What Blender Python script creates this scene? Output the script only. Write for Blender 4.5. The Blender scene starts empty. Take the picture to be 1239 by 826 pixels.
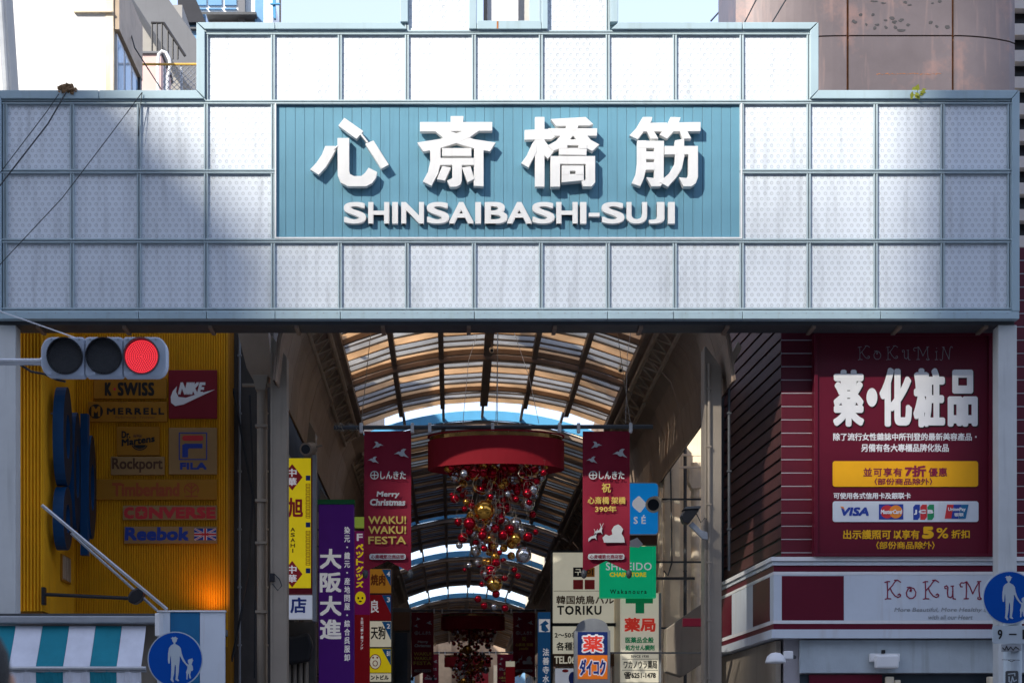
import bpy, math, random
from mathutils import Vector, Matrix
random.seed(7)
sc = bpy.context.scene
COL = sc.collection
R = math.radians

# ---------------------------------------------------------------- camera
FPX = 2106.0
VX, VY = 548.0, 930.0          # vanishing point of the street in the photograph's pixels
cam_d = bpy.data.cameras.new('camera'); cam = bpy.data.objects.new('camera', cam_d); COL.objects.link(cam)
cam.location = (0, 0, 1.5); cam.rotation_euler = (R(90), 0, 0)
cam_d.sensor_width = 36; cam_d.lens = FPX / 1239 * 36
cam_d.shift_x = (619.5 - VX) / 1239; cam_d.shift_y = (VY - 413) / 1239
cam_d.clip_end = 3000; cam_d.clip_start = .1
cam_d.dof.use_dof = True; cam_d.dof.focus_distance = 26.0; cam_d.dof.aperture_fstop = 4.0
sc.camera = cam

def X(px, Y): return (px - VX) * Y / FPX
def Z(py, Y): return 1.5 + (VY - py) * Y / FPX

# ---------------------------------------------------------------- light
SD = Vector((.8, 1.0, -.85)).normalized()      # the way sunlight travels
el = math.asin(-SD.z); rot = math.atan2(-SD.x, -SD.y)
w = bpy.data.worlds.new('World'); sc.world = w; w.use_nodes = True
nt = w.node_tree; bg = nt.nodes['Background']
sky = nt.nodes.new('ShaderNodeTexSky'); sky.sky_type = 'NISHITA'; sky.sun_disc = False
sky.sun_elevation = el; sky.sun_rotation = rot; sky.dust_density = 1.0; sky.air_density = 1.0; sky.ozone_density = 1.5
veil = nt.nodes.new('ShaderNodeMix'); veil.data_type = 'RGBA'; veil.blend_type = 'ADD'; veil.inputs[0].default_value = 1     # thin even high haze over the whole sky
nt.links.new(sky.outputs[0], veil.inputs[6]); veil.inputs[7].default_value = (2.9, 3.1, 4.2, 1)
nt.links.new(veil.outputs[2], bg.inputs[0]); bg.inputs[1].default_value = .12
sd = bpy.data.lights.new('sun', 'SUN'); sd.energy = 4.7; sd.angle = R(.75); sd.color = (1, .94, .85)
so = bpy.data.objects.new('sun', sd); COL.objects.link(so); so.rotation_euler = SD.to_track_quat('-Z', 'Y').to_euler(); so.location = (-40, -50, 60)
sc.view_settings.view_transform = 'Standard'; sc.view_settings.look = 'None'; sc.view_settings.gamma = 1
sc.view_settings.exposure = .62
sc.cycles.use_denoising = True
sc.cycles.max_bounces = 8; sc.cycles.transparent_max_bounces = 12; sc.cycles.sample_clamp_indirect = 6

# ---------------------------------------------------------------- materials
def M(name, col, rough=.6, metal=0., var=.12, scale=1.5, bump=0., bscale=40, streak=0., emit=0., spec=.28, dirt=None):
    m = bpy.data.materials.new(name); m.use_nodes = True; t = m.node_tree; N = t.nodes; L = t.links
    b = N['Principled BSDF']; b.inputs['Roughness'].default_value = rough; b.inputs['Metallic'].default_value = metal
    b.inputs['Specular IOR Level'].default_value = spec
    c4 = (*col, 1)
    g = N.new('ShaderNodeNewGeometry')
    src = None
    if var:
        n = N.new('ShaderNodeTexNoise'); n.inputs['Scale'].default_value = scale; n.inputs['Detail'].default_value = 6; n.inputs['Roughness'].default_value = .65
        L.new(g.outputs['Position'], n.inputs['Vector'])
        mr = N.new('ShaderNodeMapRange'); mr.inputs[1].default_value = .3; mr.inputs[2].default_value = .7
        mr.inputs[3].default_value = 1 - var; mr.inputs[4].default_value = 1 + var
        L.new(n.outputs[0], mr.inputs[0])
        mx = N.new('ShaderNodeVectorMath'); mx.operation = 'SCALE'; mx.inputs[0].default_value = col
        L.new(mr.outputs[0], mx.inputs['Scale']); src = mx.outputs[0]
    if streak or dirt:
        mp = N.new('ShaderNodeMapping'); mp.inputs['Scale'].default_value = (6, 6, .5)
        L.new(g.outputs['Position'], mp.inputs[0])
        n2 = N.new('ShaderNodeTexNoise'); n2.inputs['Scale'].default_value = 1.6; n2.inputs['Detail'].default_value = 5
        L.new(mp.outputs[0], n2.inputs['Vector'])
        mr2 = N.new('ShaderNodeMapRange'); mr2.inputs[1].default_value = .56; mr2.inputs[2].default_value = .78; mr2.inputs[3].default_value = 0; mr2.inputs[4].default_value = streak or .5
        L.new(n2.outputs[0], mr2.inputs[0])
        mi = N.new('ShaderNodeMix'); mi.data_type = 'RGBA'
        mi.inputs[7].default_value = (*(dirt or tuple(c * .45 for c in col)), 1)
        if src: L.new(src, mi.inputs[6])
        else: mi.inputs[6].default_value = c4
        L.new(mr2.outputs[0], mi.inputs[0]); src = mi.outputs[2]
    if src: L.new(src, b.inputs['Base Color'])
    else: b.inputs['Base Color'].default_value = c4
    if bump:
        nb = N.new('ShaderNodeTexNoise'); nb.inputs['Scale'].default_value = bscale; nb.inputs['Detail'].default_value = 4
        L.new(g.outputs['Position'], nb.inputs['Vector'])
        bp = N.new('ShaderNodeBump'); bp.inputs['Strength'].default_value = bump; bp.inputs['Distance'].default_value = .02
        L.new(nb.outputs[0], bp.inputs['Height']); L.new(bp.outputs[0], b.inputs['Normal'])
    if emit:
        b.inputs['Emission Color'].default_value = c4; b.inputs['Emission Strength'].default_value = emit
        if src: L.new(src, b.inputs['Emission Color'])
    return m

mt = {}
mt['frame'] = M('pale_teal_metal', (.36, .475, .52), .42, 0, .07, .9, streak=.35, dirt=(.24, .29, .27), bump=.02, bscale=6)
mt['mullion'] = M('grey_teal_mullion', (.37, .46, .49), .42, 0, .08, .9, streak=.3)
mt['teal'] = M('teal_sign_board', (.125, .29, .38), .45, 0, .08, .7, streak=.3)
mt['letter_white'] = M('white_letter_paint', (.72, .72, .70), .4, 0, .04, 4, streak=.22, dirt=(.45, .43, .40))
mt['white'] = M('white_paint', (.78, .78, .77), .5, 0, .05, 2, streak=.15)
mt['whiteprint'] = M('white_print', (.78, .78, .78), .55, 0, .04, 6)
mt['wall_white'] = M('white_rendered_wall', (.80, .79, .76), .8, 0, .05, .8, streak=.15, bump=.1)
mt['pillar'] = M('pale_grey_pillar', (.55, .57, .56), .6, 0, .08, 1.2, streak=.4)
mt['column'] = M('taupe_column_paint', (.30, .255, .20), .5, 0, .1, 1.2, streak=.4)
mt['grey'] = M('grey_metal', (.32, .34, .36), .45, .2, .12, 3, streak=.2)
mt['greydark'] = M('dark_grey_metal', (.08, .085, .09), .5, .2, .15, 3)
mt['black'] = M('black_plastic', (.02, .02, .022), .4, 0, .1, 4)
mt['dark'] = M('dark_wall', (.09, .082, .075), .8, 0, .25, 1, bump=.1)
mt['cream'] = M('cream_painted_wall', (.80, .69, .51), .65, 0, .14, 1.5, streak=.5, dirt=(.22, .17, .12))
mt['creampipe'] = M('cream_pipe', (.80, .69, .52), .5, 0, .14, 3, streak=.5, dirt=(.25, .18, .12))
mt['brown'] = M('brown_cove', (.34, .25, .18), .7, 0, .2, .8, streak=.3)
mt['beam'] = M('bronze_beam', (.25, .185, .14), .5, .1, .2, 2)
mt['beamlight'] = M('tan_beam', (.40, .31, .22), .55, 0, .2, 2)
mt['blue_steel'] = M('sky_blue_steel', (.08, .30, .52), .45, 0, .1, 2, streak=.2)
mt['orange'] = M('yellow_corrugated_sheet', (.72, .34, .002), .6, 0, .12, 1.2, streak=.35)
mt['orange2'] = M('ochre_sign_board', (.36, .155, .008), .55, 0, .08, 2)
mt['creamsign'] = M('cream_sign_board', (.34, .20, .075), .55, 0, .08, 2)
mt['printblack'] = M('black_print', (.018, .016, .015), .5, 0, .1, 5)
mt['printbrown'] = M('brown_print', (.10, .045, .02), .5, 0, .1, 5)
mt['printred'] = M('red_print', (.55, .035, .04), .5, 0, .05, 5)
mt['printrust'] = M('rust_red_print', (.36, .07, .02), .5, 0, .05, 5)
mt['printblue'] = M('blue_print', (.02, .05, .30), .5, 0, .05, 5)
mt['printorange'] = M('orange_print', (.75, .24, .03), .5, 0, .05, 5)
mt['printgreen'] = M('green_print', (.02, .25, .10), .5, 0, .05, 5)
mt['glow_redprint'] = M('glowing_red_print', (.80, .05, .03), .5, 0, .03, 4, emit=.16)  # print given its own glow in place of sunlight the gate blocks
mt['glow_greenprint'] = M('glowing_green_print', (.005, .26, .10), .5, 0, .03, 4, emit=.12)
mt['glow_orange'] = M('glowing_orange_panel', (.85, .20, .015), .5, 0, .03, 4, emit=.16)
mt['printyellow'] = M('yellow_print', (.80, .42, .01), .5, 0, .05, 5)
mt['printmaroon'] = M('maroon_print', (.24, .015, .05), .5, 0, .05, 5)
mt['printgrey'] = M('grey_print', (.30, .32, .34), .5, 0, .05, 5)
mt['redsign'] = M('red_sign_board', (.20, .008, .018), .45, 0, .06, 2)
mt['maroon'] = M('maroon_siding', (.105, .010, .022), .42, 0, .14, 1.2, streak=.25)
mt['maroonboard'] = M('maroon_billboard', (.115, .006, .020), .38, 0, .08, .8)
mt['flank'] = M('brown_flank_siding', (.085, .034, .032), .5, 0, .25, .9, streak=.4)
mt['groove'] = M('pale_siding_joint', (.42, .40, .42), .5, 0, .1, 2)
mt['yellowboard'] = M('amber_panel', (.88, .42, .008), .5, 0, .05, 2)
mt['fascia'] = M('white_fascia', (.62, .67, .72), .45, 0, .05, 1.5, streak=.25, dirt=(.40, .30, .20))
mt['concrete'] = M('painted_concrete_beam', (.46, .52, .55), .7, 0, .1, 2.5, streak=.4, dirt=(.22, .22, .2), bump=.15)
mt['awn_teal'] = M('teal_awning_cloth', (.01, .19, .25), .85, 0, .1, 3, bump=.1)
mt['awn_white'] = M('white_awning_cloth', (.62, .64, .70), .85, 0, .1, 3, bump=.1)
mt['blueface'] = M('blue_fascia', (.015, .14, .30), .45, 0, .08, 2, streak=.2)
mt['signblue'] = M('blue_road_sign', (.001, .07, .36), .4, 0, .05, 3, spec=.15)
mt['signfig'] = M('grey_white_reflective', (.46, .52, .55), .4, 0, .05, 5)
mt['bluedark'] = M('navy_letter_side', (.004, .05, .14), .4, 0, .15, 2)
mt['bluegrey'] = M('slate_letter_face', (.018, .02, .028), .5, 0, .15, 2)
mt['concgrey'] = M('grey_concrete', (.17, .175, .185), .85, 0, .1, .7, streak=.3, bump=.1)
mt['pink'] = M('pink_render', (.68, .47, .43), .8, 0, .08, 1.2, streak=.3)
mt['yellowrail'] = M('yellow_rail_paint', (.75, .45, .10), .5, 0, .1, 3)
mt['glassblue'] = M('blue_window_glass', (.18, .34, .52), .12, 0, .15, .6)
mt['glassdark'] = M('dark_window_glass', (.035, .045, .055), .1, 0, .2, 1)
mt['rust'] = M('rust_joint', (.42, .16, .06), .85, 0, .3, 8)
mt['asphalt'] = M('asphalt', (.05, .05, .052), .9, 0, .2, 3, bump=.3)
mt['pave'] = M('pavement_stone', (.26, .25, .24), .85, 0, .15, 2, bump=.2)
mt['city'] = M('beige_office_wall', (.34, .33, .31), .8, 0, .15, .4)
mt['rowwall'] = M('brown_grey_street_wall', (.20, .19, .18), .8, 0, .2, .3)
mt['steel'] = M('galvanised_steel', (.52, .54, .56), .35, .6, .1, 4)
mt['banner'] = M('crimson_banner_cloth', (.23, .008, .028), .75, 0, .08, 3, bump=.06, bscale=18)
mt['bprint'] = M('pale_banner_print', (.50, .52, .52), .7, 0, .05, 5)
mt['byellow'] = M('yellow_banner_print', (.62, .46, .10), .7, 0, .05, 5)
mt['hoop'] = M('red_hoop_cloth', (.22, .003, .010), .8, 0, .06, 3, bump=.05)
mt['hoopgold'] = M('dark_gold_foil', (.30, .16, .05), .2, .9, .4, 5)
mt['ball_r'] = M('red_bauble', (.36, .006, .018), .16, .85, 0)
mt['ball_g'] = M('gold_bauble', (.55, .27, .045), .16, .95, 0)
mt['ball_s'] = M('silver_bauble', (.48, .47, .46), .12, .95, 0)
mt['wire'] = M('thin_wire', (.30, .26, .20), .4, .5, 0)
mt['cable'] = M('black_cable', (.03, .035, .04), .6, 0, 0)
mt['purple'] = M('purple_sign', (.10, .015, .24), .45, 0, .06, 2)
mt['skin'] = M('skin', (.48, .27, .19), .6, 0, .05, 20)
mt['hair'] = M('black_hair', (.012, .011, .011), .6, 0, .3, 30, bump=.4, bscale=120)
mt['coat'] = M('dark_coat', (.03, .03, .038), .85, 0, .15, 12)
mt['weed'] = M('weed_leaf', (.28, .30, .03), .7, 0, .2, 30)
mt['dryweed'] = M('dry_weed', (.20, .12, .06), .9, 0, .3, 40)
mt['louvre'] = M('pale_louvre', (.58, .55, .50), .6, 0, .1, 2)

# sign paints with added glow; on right-hand signs it replaces sun the gate blocks
def lit(name, col, e): return M(name, col, .45, 0, .05, 3, emit=e)
mt['glow_yellow'] = lit('glowing_yellow_sign', (.80, .62, .01), .22)
mt['lit_white'] = lit('lit_white_sign', (.66, .70, .80), .16)
mt['glow_blue'] = lit('glowing_blue_sign', (.005, .26, .74), .24)
mt['glow_green'] = lit('glowing_green_sign', (.002, .42, .18), .28)
mt['glow_cream'] = lit('glowing_cream_sign', (.64, .60, .47), .26)
mt['lit_purple'] = lit('lit_purple_sign', (.06, .008, .17), .14)
mt['lit_magenta'] = lit('lit_magenta_sign', (.24, .010, .13), .12)
mt['lit_red'] = lit('lit_red_sign', (.30, .008, .015), .10)
mt['lit_amber'] = lit('lit_amber_sign', (.70, .30, .03), .10)
mt['lit_navy'] = lit('lit_navy_sign', (.01, .03, .16), .08)
mt['lit_skyblue'] = lit('lit_sky_blue_sign', (.01, .10, .28), .12)
mt['lit_lime'] = lit('lit_lime_sign', (.30, .42, .06), .2)
mt['lit_letter'] = lit('lit_white_lettering', (.75, .75, .78), .18)

def perforated():
    m = bpy.data.materials.new('perforated_white_sheet'); m.use_nodes = True; t = m.node_tree; N = t.nodes; L = t.links
    b = N['Principled BSDF']; b.inputs['Roughness'].default_value = .45
    tc = N.new('ShaderNodeTexCoord'); sp = N.new('ShaderNodeSeparateXYZ'); L.new(tc.outputs['Object'], sp.inputs[0])
    def m_(op, a, b_=None, c=None):
        n = N.new('ShaderNodeMath'); n.operation = op
        for i, v in enumerate((a, b_, c)):
            if v is None: continue
            if isinstance(v, (int, float)): n.inputs[i].default_value = v
            else: L.new(v, n.inputs[i])
        return n.outputs[0]
    PX_, PZ_ = .0985, .0795
    v = m_('ADD', m_('DIVIDE', sp.outputs['Z'], PZ_), 100.0)
    row = m_('FLOOR', v)
    u = m_('ADD', m_('ADD', m_('DIVIDE', sp.outputs['X'], PX_), 100.0), m_('MULTIPLY', m_('MODULO', row, 2.0), .5))
    fu = m_('MULTIPLY', m_('SUBTRACT', m_('FRACT', u), .5), PX_)
    fv = m_('MULTIPLY', m_('SUBTRACT', m_('FRACT', v), .5), PZ_)
    d = m_('SQRT', m_('ADD', m_('MULTIPLY', fu, fu), m_('MULTIPLY', fv, fv)))
    ring = N.new('ShaderNodeMapRange'); ring.interpolation_type = 'SMOOTHSTEP'
    L.new(m_('ABSOLUTE', m_('SUBTRACT', d, .0215)), ring.inputs[0]); ring.inputs[1].default_value = .001; ring.inputs[2].default_value = .0085; ring.inputs[3].default_value = 1; ring.inputs[4].default_value = 0
    disc = N.new('ShaderNodeMapRange'); disc.interpolation_type = 'SMOOTHSTEP'
    L.new(d, disc.inputs[0]); disc.inputs[1].default_value = .02; disc.inputs[2].default_value = .026; disc.inputs[3].default_value = 1; disc.inputs[4].default_value = 0
    g = N.new('ShaderNodeNewGeometry'); n = N.new('ShaderNodeTexNoise'); n.inputs['Scale'].default_value = .55; n.inputs['Detail'].default_value = 5
    L.new(g.outputs['Position'], n.inputs['Vector'])
    mr = N.new('ShaderNodeMapRange'); L.new(n.outputs[0], mr.inputs[0]); mr.inputs[1].default_value = .3; mr.inputs[2].default_value = .7; mr.inputs[3].default_value = .9; mr.inputs[4].default_value = 1.06
    oi = N.new('ShaderNodeObjectInfo'); mo = N.new('ShaderNodeMapRange'); L.new(oi.outputs['Random'], mo.inputs[0]); mo.inputs[3].default_value = .96; mo.inputs[4].default_value = 1.04
    f = m_('MULTIPLY', m_('MULTIPLY', mr.outputs[0], mo.outputs[0]), m_('SUBTRACT', m_('SUBTRACT', 1.0, m_('MULTIPLY', ring.outputs[0], .27)), m_('MULTIPLY', disc.outputs[0], .08)))
    vm = N.new('ShaderNodeVectorMath'); vm.operation = 'SCALE'; vm.inputs[0].default_value = (.70, .755, .80)
    mp = N.new('ShaderNodeMapping'); mp.inputs['Scale'].default_value = (9, 9, .6); L.new(g.outputs['Position'], mp.inputs[0])
    ns = N.new('ShaderNodeTexNoise'); ns.inputs['Scale'].default_value = 1.2; ns.inputs['Detail'].default_value = 6; L.new(mp.outputs[0], ns.inputs['Vector'])
    ms = N.new('ShaderNodeMapRange'); L.new(ns.outputs[0], ms.inputs[0]); ms.inputs[1].default_value = .5; ms.inputs[2].default_value = .8; ms.inputs[3].default_value = 1.0; ms.inputs[4].default_value = .72
    edge = N.new('ShaderNodeMapRange'); L.new(m_('MAXIMUM', m_('ABSOLUTE', sp.outputs['X']), m_('ABSOLUTE', sp.outputs['Z'])), edge.inputs[0]); edge.inputs[1].default_value = .44; edge.inputs[2].default_value = .49; edge.inputs[3].default_value = 1; edge.inputs[4].default_value = .8
    f = m_('MULTIPLY', m_('MULTIPLY', f, ms.outputs[0]), edge.outputs[0]); L.new(f, vm.inputs['Scale'])
    L.new(vm.outputs[0], b.inputs['Base Color'])
    bp = N.new('ShaderNodeBump'); bp.inputs['Strength'].default_value = .5; bp.inputs['Distance'].default_value = .004
    L.new(disc.outputs[0], bp.inputs['Height']); bp.invert = True; L.new(bp.outputs[0], b.inputs['Normal'])
    return m
mt['perf'] = perforated()

def translucent(name, col, trans, clear):
    m = bpy.data.materials.new(name); m.use_nodes = True; t = m.node_tree; N = t.nodes; L = t.links
    out = N['Material Output']; b = N['Principled BSDF']; b.inputs['Base Color'].default_value = (*col, 1); b.inputs['Roughness'].default_value = .5
    g = N.new('ShaderNodeNewGeometry'); n = N.new('ShaderNodeTexNoise'); n.inputs['Scale'].default_value = 1.3; n.inputs['Detail'].default_value = 6
    L.new(g.outputs['Position'], n.inputs['Vector'])
    mr = N.new('ShaderNodeMapRange'); L.new(n.outputs[0], mr.inputs[0]); mr.inputs[1].default_value = .3; mr.inputs[2].default_value = .7; mr.inputs[3].default_value = .6; mr.inputs[4].default_value = 1.1
    vm = N.new('ShaderNodeVectorMath'); vm.operation = 'SCALE'; vm.inputs[0].default_value = col; L.new(mr.outputs[0], vm.inputs['Scale'])
    L.new(vm.outputs[0], b.inputs['Base Color'])
    tl = N.new('ShaderNodeBsdfTranslucent'); L.new(vm.outputs[0], tl.inputs[0])
    tp = N.new('ShaderNodeBsdfTransparent'); tp.inputs[0].default_value = (*[min(1, c * 1.2) for c in col], 1)
    m1 = N.new('ShaderNodeMixShader'); m1.inputs[0].default_value = trans; L.new(b.outputs[0], m1.inputs[1]); L.new(tl.outputs[0], m1.inputs[2])
    m2 = N.new('ShaderNodeMixShader'); m2.inputs[0].default_value = clear; L.new(m1.outputs[0], m2.inputs[1]); L.new(tp.outputs[0], m2.inputs[2])
    L.new(m2.outputs[0], out.inputs[0]); return m
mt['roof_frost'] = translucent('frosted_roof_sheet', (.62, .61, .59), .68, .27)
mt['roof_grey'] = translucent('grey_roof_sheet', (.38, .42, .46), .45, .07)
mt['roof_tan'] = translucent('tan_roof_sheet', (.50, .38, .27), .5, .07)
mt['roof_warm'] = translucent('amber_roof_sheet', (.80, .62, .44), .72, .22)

# ---------------------------------------------------------------- mesh helpers
class MB:
    def __init__(s): s.v = []; s.f = []; s.smooth = False
    def add(s, vs, fs):
        n = len(s.v); s.v += [tuple(v) for v in vs]; s.f += [tuple(i + n for i in f) for f in fs]; return s
    def box(s, x0, x1, y0, y1, z0, z1):
        if x0 > x1: x0, x1 = x1, x0
        if y0 > y1: y0, y1 = y1, y0
        if z0 > z1: z0, z1 = z1, z0
        return s.add([(x0, y0, z0), (x1, y0, z0), (x1, y1, z0), (x0, y1, z0), (x0, y0, z1), (x1, y0, z1), (x1, y1, z1), (x0, y1, z1)],
              [(0, 3, 2, 1), (4, 5, 6, 7), (0, 1, 5, 4), (1, 2, 6, 5), (2, 3, 7, 6), (3, 0, 4, 7)])
    def pbox(s, px0, px1, py0, py1, Y, d, ref=None):   # a box whose front face spans these photo pixels at depth Y
        return s.box(X(px0, Y), X(px1, Y), Y, Y + d, Z(py1, Y), Z(py0, Y))
    def prism(s, pts, y0, y1):      # pts: (x, z) outline, extruded along y
        n = len(pts); a = sum(pts[i][0] * pts[(i + 1) % n][1] - pts[(i + 1) % n][0] * pts[i][1] for i in range(n))
        if a < 0: pts = pts[::-1]
        vs = [(x, y0, z) for x, z in pts] + [(x, y1, z) for x, z in pts]
        fs = [tuple(range(n)), tuple(range(2 * n - 1, n - 1, -1))] + [(i, i + n, (i + 1) % n + n, (i + 1) % n) for i in range(n)]
        return s.add(vs, fs)
    def vprism(s, pts, z0, z1):     # pts: (x, y) plan outline, extruded up
        n = len(pts); a = sum(pts[i][0] * pts[(i + 1) % n][1] - pts[(i + 1) % n][0] * pts[i][1] for i in range(n))
        if a < 0: pts = pts[::-1]
        vs = [(x, y, z0) for x, y in pts] + [(x, y, z1) for x, y in pts]
        fs = [tuple(range(n - 1, -1, -1)), tuple(range(n, 2 * n))] + [(i, (i + 1) % n, (i + 1) % n + n, i + n) for i in range(n)]
        return s.add(vs, fs)
    def tube(s, pts, r, n=8, r2=None):
        pts = [Vector(p) for p in pts]; m = len(pts); base = len(s.v); prev = None
        for i, p in enumerate(pts):
            t = (pts[min(i + 1, m - 1)] - pts[max(i - 1, 0)]).normalized()
            a = prev if prev is not None else (Vector((0, 0, 1)) if abs(t.z) < .9 else Vector((1, 0, 0)))
            u = (a - t * a.dot(t)).normalized(); prev = u; v = t.cross(u)
            rr = r if r2 is None else r + (r2 - r) * i / max(1, m - 1)
            for k in range(n):
                q = 2 * math.pi * k / n; s.v.append(tuple(p + (u * math.cos(q) + v * math.sin(q)) * rr))
        for i in range(m - 1):
            for k in range(n):
                a = base + i * n + k; b = base + i * n + (k + 1) % n
                s.f.append((a, b, b + n, a + n))
        s.f.append(tuple(base + k for k in range(n - 1, -1, -1))); s.f.append(tuple(base + (m - 1) * n + k for k in range(n)))
        return s
    def disc(s, cx, cz, r, y0, y1, n=32, rz=None): 
        return s.prism([(cx + r * math.cos(2 * math.pi * k / n), cz + (rz or r) * math.sin(2 * math.pi * k / n)) for k in range(n)], y0, y1)
    def lathe(s, c, prof, axis='y', n=24):     # prof: (radius, distance along axis)
        b = len(s.v)
        for r, h in prof:
            for k in range(n):
                q = 2 * math.pi * k / n; a, e = r * math.cos(q), r * math.sin(q)
                s.v.append({'y': (c[0] + a, c[1] + h, c[2] + e), 'z': (c[0] + a, c[1] + e, c[2] + h), 'x': (c[0] + h, c[1] + a, c[2] + e)}[axis])
        for i in range(len(prof) - 1):
            for k in range(n):
                p = b + i * n + k; q = b + i * n + (k + 1) % n
                s.f.append((p, q, q + n, p + n))
        s.smooth = True
        return s
    def corrug(s, p0, p1, z0, z1, pitch, depth, nrm):   # vertical fluted sheet between two plan points
        p0 = Vector(p0); p1 = Vector(p1); L = (p1 - p0).length; n = max(1, round(L / pitch)); d = (p1 - p0) / n; nv = Vector(nrm)
        b = len(s.v); pr = []
        for i in range(n):
            for t, h in ((0, 0), (.3, 0), (.45, 1), (.85, 1)): pr.append(p0 + d * (i + t) + nv * depth * h)
        pr.append(p1)
        for q in pr: s.v.append((q.x, q.y, z0)); s.v.append((q.x, q.y, z1))
        for i in range(len(pr) - 1): a = b + 2 * i; s.f.append((a, a + 2, a + 3, a + 1))
        return s

BASE = {}
def mesh_of(mb, name, org, mats):
    me = bpy.data.meshes.new(name)
    me.from_pydata([(v[0] - org[0], v[1] - org[1], v[2] - org[2]) for v in mb.v], [], mb.f)
    for m in (mats if isinstance(mats, (list, tuple)) else [mats]): me.materials.append(m)
    if mb.smooth:
        me.polygons.foreach_set('use_smooth', [True] * len(me.polygons))
    me.update(); return me
def props(o, label=None, cat=None, group=None, kind=None):
    if label: o['label'] = label
    if cat: o['category'] = cat
    if group: o['group'] = group
    if kind: o['kind'] = kind
    return o
def thing(name, label, cat, loc, group=None):
    o = bpy.data.objects.new(name, None); COL.objects.link(o); o.location = loc; o.empty_display_size = .2
    BASE[o] = Vector(loc); return props(o, label, cat, group)
def part(name, mb, m, parent, org=None, bevel=0, label=None, kind=None):
    po = BASE[parent]; org = Vector(org) if org is not None else po
    o = bpy.data.objects.new(name, mesh_of(mb, name, org, m)); COL.objects.link(o); o.parent = parent; o.location = org - po
    BASE[o] = org
    if bevel:
        b = o.modifiers.new('bevel', 'BEVEL'); b.width = bevel; b.segments = 2; b.limit_method = 'ANGLE'
    return props(o, label, kind=kind)
def solo(name, mb, m, label, cat, group=None, kind=None, bevel=0, org=None):
    if org is None:
        xs = [v[0] for v in mb.v]; ys = [v[1] for v in mb.v]; zs = [v[2] for v in mb.v]
        org = Vector(((min(xs) + max(xs)) / 2, (min(ys) + max(ys)) / 2, min(zs)))
    o = bpy.data.objects.new(name, mesh_of(mb, name, org, m)); COL.objects.link(o); o.location = org; BASE[o] = Vector(org)
    if bevel:
        b = o.modifiers.new('bevel', 'BEVEL'); b.width = bevel; b.segments = 2; b.limit_method = 'ANGLE'
    return props(o, label, cat, group, kind)
def dup(root, delta, label=None, parent=None, keep=None):
    c = root.copy(); COL.objects.link(c); c.parent = parent
    if parent is None:
        c.location = root.location + Vector(delta)
        if label: c['label'] = label
    for ch in list(root.children):
        if keep and parent is None and not keep(ch): continue
        dup(ch, delta, None, c)
    return c

TXT = {}
def glyphs(body, shear, res, spc):
    k = (body, shear, res, spc)
    if k not in TXT:
        c = bpy.data.curves.new('t', 'FONT'); c.body = body; c.shear = shear; c.resolution_u = res; c.align_x = 'CENTER'; c.space_character = spc; c.space_line = 1.0
        o = bpy.data.objects.new('t', c); COL.objects.link(o)
        bpy.context.view_layer.update()
        me = bpy.data.meshes.new_from_object(o.evaluated_get(bpy.context.evaluated_depsgraph_get()))
        v = [(p.co.x, p.co.y) for p in me.vertices]; f = [tuple(p.vertices) for p in me.polygons]
        bpy.data.objects.remove(o); bpy.data.curves.remove(c); bpy.data.meshes.remove(me)
        x0 = min(p[0] for p in v); x1 = max(p[0] for p in v); y0 = min(p[1] for p in v); y1 = max(p[1] for p in v)
        TXT[k] = ([((p[0] - x0) / (x1 - x0), (p[1] - y0) / (y1 - y0)) for p in v], f, (x1 - x0) / (y1 - y0))
    return TXT[k]
def text(parent, body, x0, x1, y0, y1, Y, m, bold=0., shear=0., spc=1., res=2, name='lettering', dirs=4, label=None, tf=None, step=.0004):
    """printed lettering that fills the box (x0..x1, y0..y1 in photo pixels) at depth Y"""
    v, f, ar = glyphs(body, shear, res, spc)
    mb = MB(); offs = [(0, 0)] + ([(bold * math.cos(2 * math.pi * (k + .5) / dirs), bold * math.sin(2 * math.pi * (k + .5) / dirs)) for k in range(dirs)] if bold else [])
    ix0, ix1, iy0, iy1 = x0 + bold, x1 - bold, y0 + bold, y1 - bold
    for i, (ox, oy) in enumerate(offs):
        vs = []
        for a, b in v:
            px, py = ix0 + a * (ix1 - ix0) + ox, iy1 - b * (iy1 - iy0) + oy
            if tf: px, py = tf(px, py)
            vs.append((X(px, Y), Y - i * step, Z(py, Y)))
        mb.add(vs, f)
    return part(name, mb, m, parent, label=label)
def flat(parent, name, polys, Y, m, thick=.004, label=None):
    mb = MB()
    for i, p in enumerate(polys): mb.prism([(X(a, Y), Z(b, Y)) for a, b in p], Y - i * .0002, Y + thick)
    return part(name, mb, m, parent, label=label)
def strokes(polylines, w):
    """ribbons in pixel space for thin drawn letters"""
    out = []
    for pl in polylines:
        for (a, b), (c, d) in zip(pl, pl[1:]):
            l = math.hypot(c - a, d - b) or 1; nx, ny = -(d - b) / l * w / 2, (c - a) / l * w / 2; ex, ey = (c - a) / l * w * .3, (d - b) / l * w * .3
            out.append([(a + nx - ex, b + ny - ey), (c + nx + ex, d + ny + ey), (c - nx + ex, d - ny + ey), (a - nx - ex, b - ny - ey)])
    return out
def ell(cx, cy, rx, ry, n=24, a0=0, a1=360): return [(cx + rx * math.cos(R(a0 + (a1 - a0) * k / n)), cy + ry * math.sin(R(a0 + (a1 - a0) * k / n))) for k in range(n + (0 if a1 - a0 == 360 else 1))]
def rrect(x0, x1, y0, y1, r):
    o = []
    for cx, cy, a in ((x1 - r, y0 + r, -90), (x1 - r, y1 - r, 0), (x0 + r, y1 - r, 90), (x0 + r, y0 + r, 180)):
        o += [(cx + r * math.cos(R(a + t)), cy + r * math.sin(R(a + t))) for t in (0, 22, 45, 68, 90)]
    return o
def P2(pts, Y): return [(X(a, Y), Z(b, Y)) for a, b in pts]

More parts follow.
